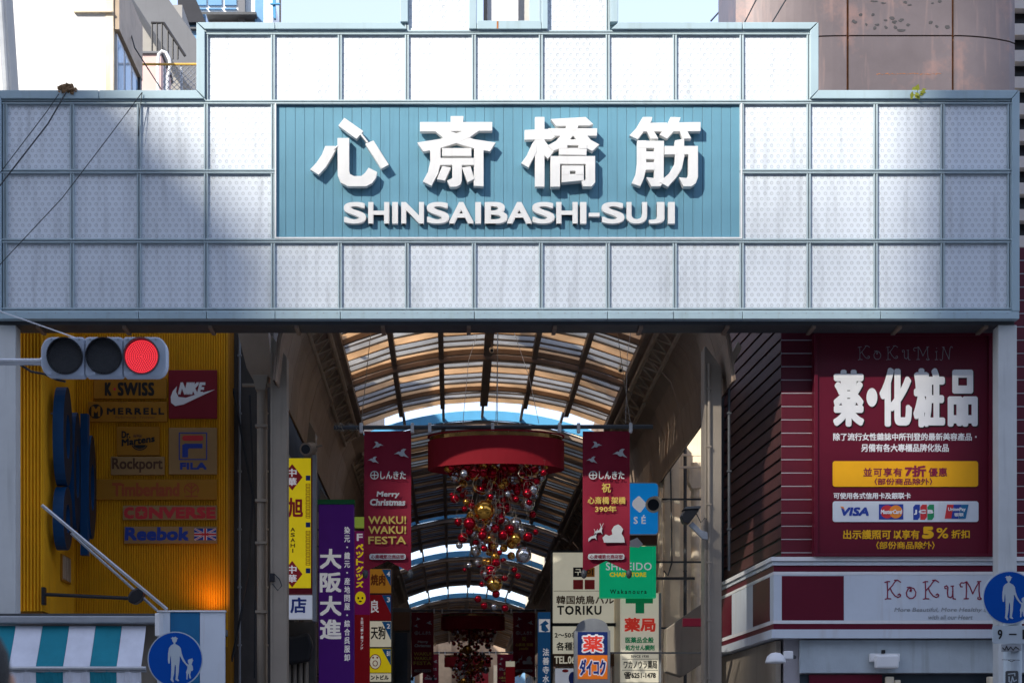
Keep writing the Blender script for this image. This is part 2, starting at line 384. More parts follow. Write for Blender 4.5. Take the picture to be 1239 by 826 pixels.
# ================================================================ THE GATE
GY = 26.0
FR, GB = GY, GY + .65
def gate():
    g = thing('arcade_gate', 'wide stepped pale teal gate clad in white perforated squares, carrying the big white kanji', 'gate', (X(612, GY), GY, Z(386, GY)))
    Yb = GY + .09
    outline = [(-8, 386), (1233, 386), (1233, 110), (990, 110), (990, 28), (748, 28), (748, -62), (655, -62), (655, 25), (577, 25), (577, -62), (484, -62), (484, 28), (238, 28), (238, 110), (-8, 110)]
    ol = []
    for a, b in outline:
        ol.append((X(a, GY), Z(b, GY)))
    # slightly inset so the coping wraps it
    part('backing_box', MB().prism([(x * .9995, z - .004 if z > 9 else z + .01) for x, z in ol], Yb, GB), mt['frame'], g)
    # panels
    cx = lambda i: 8 + 81.1 * i
    rows = {-2: (-42, 36), -1: (42, 120), 0: (126, 204), 1: (210, 288), 2: (294, 372)}
    cells = [(i, -2) for i in (6, 8)] + [(i, -1) for i in range(3, 12)] + [(i, r) for r in (0, 1) for i in list(range(4)) + list(range(11, 15))] + [(i, 2) for i in range(15)]
    pm = None
    for i, r in cells:
        y0, y1 = rows[r]; cxm, cym = cx(i) + 38.3, (y0 + y1) / 2
        o = Vector((X(cxm, GY), GY + .05, Z(cym, GY)))
        if pm is None:
            hw, hh = 38.6 / 81, 39.3 / 81
            mb = MB().box(o.x - hw, o.x + hw, o.y, o.y + .03, o.z - hh, o.z + hh)
            pm = part('panel', mb, mt['perf'], g, org=o)
        else:
            c = pm.copy(); COL.objects.link(c); c.location = o - BASE[g]
            c.rotation_euler = (R(random.uniform(-.25, .25)), 0, 0)
    # white batten fixing strip at head of every panel gives the thin dark line in the photograph
    def bar(x0, x1, y0, y1, d=.0, name='mullion', dep=.085):
        mb = MB().box(X(x0, GY), X(x1, GY), GY + d, GY + dep, Z(y1, GY), Z(y0, GY))
        return part(name, mb, mt['mullion'], g, bevel=.006)
    def vbar(i, y0, y1):        # between column i-1 and i : two slim fins with a groove
        c = cx(i) - 2.3
        bar(c - 2.6, c - .5, y0, y1, .012); bar(c + .5, c + 2.6, y0, y1, .012); 
    spans = {-2: [6, 7, 8, 9], -1: range(3, 13), 0: [0, 1, 2, 3, 4, 11, 12, 13, 14, 15], 1: [0, 1, 2, 3, 4, 11, 12, 13, 14, 15], 2: range(0, 16)}
    for r, idx in spans.items():
        y0, y1 = rows[r]
        for i in idx: vbar(i, y0 - 2.6, y1 + 2.6)
    def hbar(x0, x1, c): bar(x0, x1, c - 2.6, c - .5, .005, 'transom'); bar(x0, x1, c + .5, c + 2.6, .005, 'transom')
    hbar(2, 1224, 291); hbar(2, 334, 207); hbar(897, 1224, 207)
    hbar(2, 247, 123); hbar(247, 980, 123); hbar(980, 1224, 123); hbar(247, 980, 39)
    hbar(2, 1224, 374.6)
    # coping and border segments (each a folded sheet with a visible joint)
    def seg(pts, d=-.03):
        mb = MB().prism([(X(a, GY), Z(b, GY)) for a, b in pts], GY + d, GB + .02 if False else GY + .12)
        return part('border_sheet', mb, mt['frame'], g, bevel=.008)
    e = .35
    bx = [-8, 168, 250, 333, 412, 574, 735, 815, 898, 1065, 1233]
    for a, b in zip(bx, bx[1:]):
        a2 = a if a > -8 else -8
        seg([(a2 + (e if a > -8 else 0), 377.5), (b - e, 377.5), (b - e, 386.3), (a2 + (e if a > -8 else 0), 386.3)])
    seg([(-8, 110), (2, 120.2), (2, 377.2), (-8, 377.2)]); seg([(1233, 110), (1233, 377.2), (1224, 377.2), (1224, 120.2)])
    for a, b in ((-7.5, 120), (120, 238)): seg([(a + (0 if a < 0 else e), 110), (b - e + (0 if b < 238 else 0), 110), (b - e + (9.5 if b == 238 else 0), 120.2), (a + (10 if a < 0 else e), 120.2)])
    for a, b in ((990, 1110), (1110, 1232.5)): seg([(a + e, 110), (b - e, 110), (b - e - (9 if b > 1200 else 0), 120.2), (a + e - (9.5 if a == 990 else 0), 120.2)])
    seg([(238, 28), (248, 38), (248, 119.6), (238, 109.6)]); seg([(990, 28), (990, 109.6), (980, 119.6), (980, 38)])
    for a, b in ((238.5, 333), (333, 484)): seg([(a + e, 28), (b - e, 28), (b - e + (9 if b == 484 else 0), 36.2), (a + e + (9 if a < 300 else 0), 36.2)])
    for a, b in ((748, 898), (898, 989.5)): seg([(a + e, 28), (b - e, 28), (b - e - (9 if b > 950 else 0), 36.2), (a + e - (9 if a == 748 else 0), 36.2)])
    seg([(577.5, 26), (654.5, 26), (664 - 9, 36.2), (577, 36.2)])
    for a, b in ((484, 494), (567, 577), (655, 663), (738, 748)): seg([(a + e, -62), (b - e, -62), (b - e, 36 if a in (567, 655) else 27.5), (a + e, 36 if a in (567, 655) else 27.5)])
    # teal sign field of vertical boards
    n = 49; x0, x1 = 334, 896.5; wpx = (x1 - x0) / n; bm = None
    for k in range(n):
        a = x0 + k * wpx; o = Vector((X(a + wpx / 2, GY), GY + .055, Z(206.5, GY)))
        if bm is None:
            hw = (wpx / 2 - .16) / 81; hh = (287.4 - 126.4) / 2 / 81
            bm = part('board', MB().box(o.x - hw, o.x + hw, o.y, o.y + .03, o.z - hh, o.z + hh), mt['teal'], g, org=o, bevel=.004)
        else:
            c = bm.copy(); COL.objects.link(c); c.location = o - BASE[g] + Vector((0, random.uniform(-.002, .002), 0))
    part('board_backing', MB().box(X(333, GY), X(897, GY), GY + .075, GY + .088, Z(288, GY), Z(126, GY)), mt['teal'], g)
    for a, b, c, d in ((332.6, 334, 125, 288.6), (896.4, 898, 125, 288.6), (334, 896.4, 286.9, 288.6)):
        part('sign_trim', MB().box(X(a, GY), X(b, GY), GY + .0, GY + .07, Z(d, GY), Z(c, GY)), mt['white'], g)
    # letters
    def poly(polys, ox, oy, s):
        r = []
        for p in polys: r.append([(ox + a / s, oy + b / s) for a, b in p])
        return r
    s = 4.765
    K = {}
    K['a'] = poly([[(160, 270), (215, 270), (225, 284), (200, 330), (165, 390), (122, 437), (72, 405), (110, 365), (140, 320)],
        [(230, 224), (298, 224), (298, 415), (303, 432), (325, 443), (368, 443), (390, 424), (410, 395), (460, 420), (452, 455), (430, 485), (395, 503), (290, 503), (250, 482), (232, 440)],
        [(270, 108), (380, 185), (340, 230), (235, 153)], [(390, 258), (438, 238), (527, 378), (483, 402)],
        [(362, 205), (370, 198), (408, 246), (400, 252)], [(205, 283), (232, 264), (234, 272), (212, 291)]], 360, 120, s)
    K['b'] = poly([[(883, 98), (958, 98), (950, 150), (883, 150)], [(706, 132), (1123, 132), (1123, 183), (706, 187)],
        [(787, 180), (865, 180), (915, 196), (1020, 232), (1143, 250), (1110, 302), (1025, 287), (915, 254), (840, 222)],
        [(1050, 180), (965, 180), (915, 196), (820, 230), (690, 250), (725, 303), (800, 290), (915, 254), (990, 222)],
        [(765, 292), (825, 280), (825, 370), (810, 430), (772, 500), (722, 475), (752, 420), (765, 360)], [(1018, 282), (1073, 292), (1073, 503), (1016, 500)],
        [(833, 282), (1003, 282), (1003, 328), (833, 328)], [(820, 339), (1018, 339), (1018, 380), (820, 380)],
        [(892, 376), (948, 376), (948, 470), (938, 495), (915, 505), (880, 506), (862, 470), (892, 455)],
        [(835, 385), (885, 395), (850, 470), (803, 462)], [(948, 394), (998, 387), (1020, 460), (980, 480)]], 360, 120, s)
    K['c'] = poly([[(178, 103), (233, 103), (233, 505), (178, 505)], [(118, 178), (300, 170), (300, 215), (270, 232), (118, 235)],
        [(178, 235), (190, 300), (140, 395), (98, 370), (130, 325), (160, 260)], [(225, 225), (250, 260), (288, 300), (252, 345), (228, 320)],
        [(268, 115), (470, 103), (515, 145), (490, 152), (360, 155), (300, 155)], [(255, 168), (537, 168), (535, 212), (290, 212)], [(360, 150), (430, 150), (420, 180), (350, 180)],
        [(335, 200), (402, 205), (345, 275), (285, 298), (250, 268), (300, 240)], [(395, 205), (470, 200), (500, 235), (550, 262), (508, 300), (460, 275), (420, 240)],
        [(315, 232), (478, 232), (478, 266), (315, 266)], [(315, 281), (477, 281), (475, 322), (317, 320)], [(315, 262), (365, 262), (365, 285), (315, 285)], [(428, 262), (478, 262), (478, 285), (428, 285)],
        [(268, 328), (525, 328), (525, 374), (268, 374)], [(268, 370), (323, 370), (323, 505), (268, 505)], [(470, 370), (525, 370), (525, 480), (505, 503), (455, 503), (445, 472), (470, 465)],
        [(332, 383), (460, 383), (460, 414), (332, 414)], [(332, 431), (460, 431), (460, 468), (332, 480)], [(332, 410), (380, 410), (380, 435), (332, 435)], [(412, 410), (460, 410), (460, 435), (412, 435)]], 610, 120, s)
    K['d'] = poly([[(800, 103), (855, 103), (850, 125), (800, 195), (770, 232), (722, 210), (760, 170)], [(815, 137), (940, 135), (930, 187), (790, 187)], [(820, 180), (862, 180), (890, 228), (845, 228)],
        [(960, 103), (1018, 105), (1012, 125), (975, 190), (940, 228), (895, 205), (930, 165)], [(975, 135), (1133, 132), (1133, 185), (965, 187)], [(1010, 180), (1055, 180), (1080, 228), (1030, 228)],
        [(768, 238), (820, 238), (820, 400), (805, 460), (785, 503), (735, 485), (760, 430), (768, 360)], [(768, 240), (922, 240), (922, 282), (768, 282)],
        [(865, 240), (922, 240), (920, 480), (900, 503), (850, 503), (820, 450), (865, 455)], [(815, 301), (870, 301), (870, 346), (815, 346)], [(815, 363), (870, 363), (870, 408), (815, 408)],
        [(925, 270), (1118, 270), (1118, 318), (925, 320)], [(985, 238), (1038, 228), (1040, 330), (1025, 400), (990, 455), (945, 505), (895, 478), (950, 430), (985, 370)],
        [(1063, 272), (1118, 272), (1118, 450), (1105, 485), (1080, 503), (1035, 503), (1008, 450), (1050, 455), (1063, 440)]], 610, 120, s)
    order = ['a', 'b', 'c', 'd']
    for key in order:
        mb = MB()
        for i, p in enumerate(K[key]):
            # the letter's face stands .125 m before the boards; account for that distance when sizing
            Yl = GY + .055 - .125 - .0022 * i
            mb.prism([(X(a, Yl), Z(b, Yl)) for a, b in p], Yl, GY + .055 - .03 + .0005 * i)
        part('letter', mb, mt['letter_white'], g, bevel=.004)
    # roman letters, one mesh each
    word = 'SHINSAIBASHI-SUJI'
    ext = [(416, 443), (445.5, 471), (474.5, 481.5), (485.5, 513), (516.5, 543.5), (543.5, 573), (575, 582), (586.5, 614), (613.5, 643.5), (644, 671), (673, 699), (702, 709.5), (712.5, 725.5), (728, 755.5), (758, 783), (785, 804), (808.5, 816.5)]
    for ch, (a, b) in zip(word, ext):
        Yl = GY - .02; v, f, ar = glyphs(ch, 0, 6, 1.)
        y0, y1 = (244.5, 270.5) if ch != '-' else (257.5, 262)
        if ch in 'I':
            mb = MB().box(X(a, Yl), X(b, Yl), Yl, GY + .05, Z(y1, Yl), Z(y0, Yl))
        elif ch == '-':
            mb = MB().box(X(a, Yl), X(b, Yl), Yl, GY + .05, Z(y1, Yl), Z(y0, Yl))
        else:
            mb = MB(); bo = 1.02; dirs = 8
            edges = {}
            for face in f:
                for k in range(len(face)):
                    e_ = (face[k], face[(k + 1) % len(face)]); edges[e_] = 1
            rim = [e_ for e_ in edges if (e_[1], e_[0]) not in edges]
            for k in range(dirs):
                ox, oy = [(1, 1), (1, 0), (1, -1), (0, -1), (-1, -1), (-1, 0), (-1, 1), (0, 1)][k]; ox *= bo * 1.15; oy *= bo
                vs = [(X(a + bo * 1.15 + p * (b - a - 2.3 * bo) + ox, Yl), Yl - k * .0004, Z(y1 - bo - q * (y1 - y0 - 2 * bo) + oy, Yl)) for p, q in v]
                nn = len(mb.v); mb.add(vs, f); mb.add([(p[0], GY + .05, p[2]) for p in vs], [])
                m_ = len(vs)
                mb.f += [(nn + e_[1], nn + e_[0], nn + m_ + e_[0], nn + m_ + e_[1]) for e_ in rim]
        part('letter', mb, mt['letter_white'], g)
    # underside of the box
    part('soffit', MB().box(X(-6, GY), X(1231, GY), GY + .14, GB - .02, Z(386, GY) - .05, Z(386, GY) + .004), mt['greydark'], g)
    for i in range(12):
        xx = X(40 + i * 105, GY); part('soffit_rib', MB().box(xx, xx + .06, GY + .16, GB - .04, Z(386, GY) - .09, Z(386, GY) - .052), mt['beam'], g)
    # two end posts down to the pavement
    part('post', MB().box(X(-8, GY + .1), X(18.5, GY + .1), GY + .12, GY + .42, 0.13, Z(386.5, GY) - .05), mt['pillar'], g, bevel=.01)
    part('post', MB().box(X(1208.5, GY + .1), X(1231, GY + .1), GY + .12, GY + .40, 0.13, Z(386.5, GY) - .05), mt['pillar'], g, bevel=.01)
    return g
GATE = gate()
# rust drip on the notch sill
solo('rust_stain_strip', MB().box(X(601, GY - .035), X(603, GY - .035), GY - .034, GY - .0315, Z(36, GY), Z(27, GY)), mt['rust'], 'thin orange rust run on the sill of the notch at the top of the gate', 'rust stain')

# ================================================================ GROUND
solo('ground', MB().box(-400, 400, -300, 900, -.3, -.004), mt['asphalt'], 'grey ground', None, kind='structure')
solo('road', MB().box(-120, 120, -20, 21.5, -.1, 0), mt['asphalt'], None, None, kind='structure')
solo('pavement', MB().box(-120, 120, 21.5, 190, -.05, .13), mt['pave'], None, None, kind='structure')
solo('pavement_near', MB().box(-120, 120, -24, 8, -.05, .13), mt['pave'], None, None, kind='structure')
mb = MB()
for i in range(9): mb.box(-5 + i * 1.1, -5 + i * 1.1 + .5, 9.0, 21.0, .004, .008)
solo('road_marking', mb, mt['white'], None, None, kind='structure')

# ================================================================ BUILDINGS ACROSS THE STREET, BEHIND THE CAMERA (they shade the gate)
CY = -24.0; DX, DZ = 40.0, 42.5     # a point of the gate front (x, z) is shaded from (x - DX, z + DZ) at y = CY
def office(name, label, x0, x1, y0, y1, h, m):
    t = thing(name, label, 'building', ((x0 + x1) / 2, y1, 0))
    part('wall', MB().box(x0, x1, y0, y1, -.05, h), m, t)
    mb = MB(); n = int((x1 - x0) / 3)
    for fl in range(int(h / 3.6)):
        mb.box(x0 + .8, x1 - .8, y1 - .05, y1 + .03, fl * 3.6 + 1.2, fl * 3.6 + 2.9)
    part('window_band', mb, mt['glassdark'], t, kind='stuff')
    return t
office('office_block', 'pale office block across the street behind the photographer', -DX - 6.2 - 30, -DX - 6.2 + .0, CY - 4.4, CY, 13.0 + DZ, mt['city'])
t2 = office('office_tower', 'tall office tower across the street right of the gap', -DX + 6.85, -DX + 6.85 + 34, CY - 12, CY, 95, mt['city'])
t3 = thing('shade_screen_slab', 'unseen lower office slab across the street, with slats added to thin the sun', 'building', (-DX, CY - 2, 0))
part('wall', MB().box(-DX - 2.45 - 30, -DX + 6.8, CY - 16, CY - 5, -.05, DZ + 3.2 + .85 * 5), mt['city'], t3)
rr_ = random.Random(5); xx = -260.0
for nm in ('tan', 'grey', 'narrow', 'broad', 'brick', 'corner', 'plain', 'old', 'low', 'end', 'pale', 'dark', 'wide', 'tall', 'square', 'modest'):
    ww = rr_.uniform(26, 34); hh = rr_.uniform(33, 42); 
    office('street_building', '%s mid-rise building in the row across the street' % nm, xx, xx + ww, CY - 40, CY - 17, hh, mt['rowwall']); xx += ww + .5
zz = 3.2
k = 0
while zz < 11.2:  # unseen slats added to thin the sun lower down the gate front
    tab = [(3, .95), (4.5, .95), (5.5, .92), (5.9, .84), (6.6, .60), (7.4, .44), (8.3, .42), (8.9, .44), (9.5, .40), (10.5, .16), (11.3, .04)]
    cov = .03
    for (za, ca), (zb_, cb) in zip(tab, tab[1:]):
        if za <= zz <= zb_: cov = ca + (cb - ca) * (zz - za) / (zb_ - za)
    hgt = .36 * cov
    # slats stand 5 m behind the street front; their shadow still lands at height zz
    part('slat', MB().box(-DX - 4 - 6, -DX - 4 + 7.15 + 4, CY - 5.05, CY - 5.0, DZ + zz + .85 * 5 - hgt / 2 + .0, DZ + zz + .85 * 5 + hgt / 2), mt['city'], t3)
    zz += .36; k += 1

# ================================================================ RIGHT: ROUNDED RUST-BROWN TOWER BEHIND THE GATE
def rusty(name, col, blot):
    m = M(name, col, .42, .25, .16, .7, streak=.45, dirt=(.40, .26, .22))
    t = m.node_tree; N = t.nodes; L = t.links; b = N['Principled BSDF']
    src = b.inputs['Base Color'].links[0].from_socket
    g = N.new('ShaderNodeNewGeometry'); n = N.new('ShaderNodeTexNoise'); n.inputs['Scale'].default_value = 1.1; n.inputs['Detail'].default_value = 7; n.inputs['Roughness'].default_value = .7
    L.new(g.outputs['Position'], n.inputs['Vector'])
    mr = N.new('ShaderNodeMapRange'); L.new(n.outputs[0], mr.inputs[0]); mr.inputs[1].default_value = .55; mr.inputs[2].default_value = .72; mr.inputs[3].default_value = 0; mr.inputs[4].default_value = .6
    mx = N.new('ShaderNodeMix'); mx.data_type = 'RGBA'; L.new(mr.outputs[0], mx.inputs[0]); L.new(src, mx.inputs[6]); mx.inputs[7].default_value = (.34, .20, .165, 1)
    out = mx.outputs[2]
    L.new(out, b.inputs['Base Color']); return m
mt['tower'] = rusty('rust_brown_cladding', (.15, .125, .128), False)
mt['blot'] = M('dark_adhesive_patch', (.06, .058, .062), .8, 0, .25, 20)
def tower():
    TY = 29.0
    g = thing('brown_tower', 'rounded tower clad in rust-brown metal sheets rising behind the right of the gate', 'building', (X(1090, TY), TY + 1.5, 0))
    r = 1.47; xr = X(1152, TY); xl = X(1000, TY); rl = 1.2
    def arc(cx, r_, a0, a1, n): return [(cx + r_ * math.cos(R(a0 + (a1 - a0) * k / n)), TY + r_ + r_ * math.sin(R(a0 + (a1 - a0) * k / n))) for k in range(n + 1)]
    j1, j2 = X(1025, TY), xr
    left = [(j1 - 1.75 + 1.75 * k / 14, TY + .34 * (1 - k / 14) ** 2) for k in range(14)]
    left = [(left[0][0] + .02, TY + 2.4)] + left
    strips = [left + [(j1, TY)], [(j1, TY), (j2, TY)], [(xr + 1.08 * k / 12, TY + .27 * (k / 12) ** 2) for k in range(13)] + [(xr + 1.07, TY + 2.4)]]
    zj = [9.75, 11.2, Z(45, TY), 16.3, 19]
    def shell(pl, z0, z1, off, gap=.012):
        mb = MB(); n = len(pl); b = 0
        # outward offset by simple normal
        pts = []
        for i, p in enumerate(pl):
            a = pl[max(i - 1, 0)]; c = pl[min(i + 1, n - 1)]; dx, dy = c[0] - a[0], c[1] - a[1]; l = math.hypot(dx, dy)
            pts.append((p[0] + dy / l * off, p[1] - dx / l * off))
        for x, y in pts: mb.v += [(x, y, z0 + gap), (x, y, z1 - gap)]
        for i in range(n - 1): a = 2 * i; mb.f.append((a, a + 2, a + 3, a + 1))
        k = len(mb.v)
        for (x, y), (x2, y2) in zip(pts, pl): mb.v += [(x2, y2, z0 + gap), (x2, y2, z1 - gap)]
        for i in range(n - 1):
            a = 2 * i; c = k + 2 * i; mb.f += [(a + 1, a + 3, c + 3, c + 1), (a, c, c + 2, a + 2)]
        mb.f += [(0, 1, k + 1, k), (2 * n - 2, k + 2 * n - 2, k + 2 * n - 1, 2 * n - 1)]
        return mb
    for si, pl in enumerate(strips):
        for z0, z1 in zip(zj, zj[1:]):
            q = list(pl)
            if si == 0: q[-1] = (q[-1][0] - .02, q[-1][1])
            if si == 1: q = [(q[0][0] + .02, TY), (q[1][0] - .02, TY)]
            if si == 2: q[0] = (q[0][0] + .02, q[0][1])
            part('cladding_panel', shell(q, z0, z1, .05), mt['tower'], g)
    inner = strips[0][1:-1] + strips[1] + strips[2][1:-1]
    part('wall', MB().vprism([(x, y + .012) for x, y in inner] + [(xr + 1.07, TY + 2.5), (j1 - 1.73, TY + 2.5)], 9.6, 18.9), mt['rust'], g)
    # dark adhesive blotches on one sheet (real patches left on the metal)
    bl = [(704, 5, 12, 3), (735, 12, 8, 3), (655, 52, 7, 6), (632, 78, 9, 7), (676, 88, 4, 5), (702, 52, 6, 5), (745, 74, 7, 4), (768, 68, 8, 7), (775, 80, 9, 6), (801, 72, 8, 5), (826, 90, 6, 5), (715, 90, 8, 4), (708, 100, 7, 6), (745, 98, 6, 5), (780, 98, 7, 6), (800, 108, 13, 5), (815, 8, 6, 5), (830, 18, 6, 3), (905, 82, 7, 6), (928, 94, 6, 5), (940, 5, 7, 4), (965, 98, 7, 6), (912, 12, 6, 3)]
    Yp = TY - .053
    for k, (a, b, rx, ry) in enumerate(bl):
        px, py = 819 + a / 2.95, b / 2.95; mb = MB()
        for q in range(5):
            cxx, cyy = px + random.uniform(-.55, .55) * rx / 2.95, py + random.uniform(-.5, .5) * ry / 2.95
            rr = random.uniform(.55, .95)
            mb.prism(P2([(cxx + rr * rx / 2.95 * math.cos(t) * random.uniform(.7, 1.2), cyy + rr * ry / 2.95 * math.sin(t) * random.uniform(.7, 1.2)) for t in [R(45 * i) for i in range(8)]], Yp), Yp - q * .0004, Yp + .002)
        part('patch', mb, mt['blot'], g)
    for k in range(26):
        a = 1060 + k * 3.05 + random.uniform(-1, 1); yy = 89.6 + random.uniform(-.7, .7); hh_ = random.uniform(.15, .55)
        part('stain', MB().prism(P2([(a, yy), (a + 1.5, yy - hh_), (a + 3.4, yy), (a + 1.7, yy + hh_)], Yp), Yp, Yp + .002), mt['rust'], g)
    # overhead cables left of it
    return g
tower()
def louvres():
    Y = 34.0
    g = thing('louvred_building', 'dark building with pale horizontal louvres at the far right edge', 'building', (X(1262, Y), Y, 0))
    part('wall', MB().box(X(1222, Y), X(1560, Y), Y + .25, Y + 6, -.02, 19), mt['black'], g)
    zt = Z(-60, Y)
    for k in range(22):
        z = zt - k * .517
        part('slat', MB().box(X(1223, Y), X(1559, Y), Y - .02, Y + .22, z - .11, z + .11), mt['louvre'], g)
louvres()

# ================================================================ LEFT TOP: WHITE BUILDING, STAIRS, ROOFTOP THINGS
def white_building():
    Y = 30.0; x1 = X(137, Y); x0 = x1 - 4.6
    g = thing('white_building', 'sunlit white rendered building above the left end of the gate', 'building', ((x0 + x1) / 2, Y, 0))
    part('wall', MB().box(x0, x1, Y, Y + 2.1, -.02, 15.25), mt['wall_white'], g, bevel=.02)
    part('corner_strip', MB().box(x1 - .13, x1 + .004, Y - .012, Y + .1, 9, 15.254), mt['cream'], g)
    part('ledge', MB().box(X(90, Y), x1 - .01, Y - .07, Y + .02, Z(16.5, Y), Z(14.5, Y)), mt['cream'], g)
    # flank: brown band over aluminium windows
    zb = 14.25
    part('flank_band', MB().box(x1 + .005, x1 + .10, Y + .02, Y + 2.28, zb, zb + 1.0), mt['beamlight'], g)
    for k in range(3):
        y0 = Y + .12 + k * .68
        fr = part('window', MB().box(x1 + .005, x1 + .045, y0, y0 + .62, 11.2, zb - .03), mt['steel'], g, bevel=.004)
        part('pane', MB().box(x1 + .04, x1 + .052, y0 + .07, y0 + .55, 11.3, zb - .12), mt['glassblue'], fr)
    part('flank_post', MB().box(x1 + .005, x1 + .09, Y + 2.1, Y + 2.26, 9, zb - .005), mt['greydark'], g)
white_building()
solo('utility_pole', MB().tube([(X(18, 29.88), 29.88, 0), (X(8, 29.88), 29.88, 13.2), (X(-1, 29.88), 29.88, 15.2)], .075, 14, .07), mt['grey'], 'leaning grey utility pole at the far left in front of the white building', 'pole')
def stair_building():
    Y = 38.0
    g = thing('grey_building', 'grey concrete building with a sloping stair wall beyond the white one', 'building', (X(200, Y), Y, 0))
    part('stair_wall', MB().prism(P2([(150, -18), (192, -18), (240, 51), (262, 51), (262, 120), (239, 120), (213, 80)], Y), Y, Y + 1.8), mt['concgrey'], g)
    part('wall', MB().box(X(120, Y), X(204, Y), Y + 1.9, Y + 6, -.02, Z(-40, Y)), mt['city'], g)
    # railing of the outside stair
    mb = MB(); Yr = 36.5
    mb.tube([(X(183, Yr), Yr, Z(28, Yr)), (X(198, Yr), Yr, Z(28, Yr)), (X(224, Yr), Yr, Z(68, Yr))], .03, 6)
    for q in (184, 190, 196): mb.tube([(X(q, Yr), Yr, Z(28, Yr)), (X(q, Yr), Yr, Z(66, Yr))], .02, 5)
    for q in (203, 209, 215): mb.tube([(X(q, Yr), Yr, Z(28 + (q - 198) * 1.54, Yr)), (X(q, Yr), Yr, Z(72, Yr))], .02, 5)
    part('railing', mb, mt['black'], g)
    part('landing', MB().box(X(165, Yr), X(197, Yr), Yr, Yr + 1.4, Z(70, Yr), Z(66, Yr)), mt['concgrey'], g)
stair_building()
def roofbox():
    Y = 34.0
    g = thing('rooftop_hut', 'small pink rendered rooftop hut beside the chain-link fence', 'hut', (X(180, Y), Y, 8.0))
    part('wall', MB().box(X(160, Y), X(195, Y), Y, Y + 1.2, 8.0, Z(66, Y)), mt['pink'], g, bevel=.01)
    part('roof', MB().box(X(158, Y), X(197, Y), Y - .05, Y + 1.25, Z(66, Y) + .002, Z(63, Y)), mt['concgrey'], g, bevel=.01)
    g2 = thing('white_hose', 'white looped duct hose beside the pink rooftop hut', 'duct', (X(202, 33.8), 33.8, 9.4))
    Yh = 33.8
    pts = [(X(a, Yh), Yh, Z(b, Yh)) for a, b in ((191, 120), (191, 78), (192, 66), (196, 62), (201, 64), (205, 72), (206, 80), (203, 92), (202, 120))]
    part('hose', MB().tube(pts, .032, 8), mt['white'], g2)
    solo('flat_roof', MB().box(X(138, 33), X(245, 33), 32.5, 36, 7.9, 8.0), mt['concgrey'], 'flat concrete roof hidden behind the gate top', 'roof')
    # fence
    Yf = 32.5
    f = thing('chain_link_fence', 'chain-link rooftop fence with yellow top rail left of the stepped gate', 'fence', (X(200, Yf), Yf, 8.0))
    part('rail', MB().tube([(X(158, Yf), Yf, Z(78, Yf)), (X(250, Yf), Yf, Z(78, Yf))], .024, 8), mt['yellowrail'], f)
    for q in (199, 219, 246): part('post', MB().tube([(X(q, Yf), Yf + .03, 8.0), (X(q, Yf), Yf + .03, Z(79, Yf))], .022, 6), mt['steel'], f)
    mb = MB(); a = X(197, Yf); b = X(250, Yf); z0 = 9.6; z1 = Z(79, Yf); st = .105; hgt = z1 - z0; k = a - hgt
    while k < b:
        for sgn in (1, -1):
            xs, xe = (k, k + hgt) if sgn > 0 else (k + hgt, k)
            za, zb_ = z0, z1
            # clip
            def clipx(xa, za_, xb, zb2):
                pts = [(xa, za_), (xb, zb2)]
                o = []
                for (p, q), (r, s_) in ((pts[0], pts[1]), (pts[1], pts[0])):
                    if p < a: q = q + (s_ - q) * (a - p) / (r - p); p = a
                    elif p > b: q = q + (s_ - q) * (b - p) / (r - p); p = b
                    o.append((p, q))
                return o
            if max(xs, xe) > a and min(xs, xe) < b:
                (p, q), (r, s_) = clipx(xs, za, xe, zb_)
                if abs(r - p) > .02: mb.tube([(p, Yf - .005 * sgn, q), (r, Yf - .005 * sgn, s_)], .0065, 4)
        k += st
    part('mesh', mb, mt['steel'], f)
roofbox()
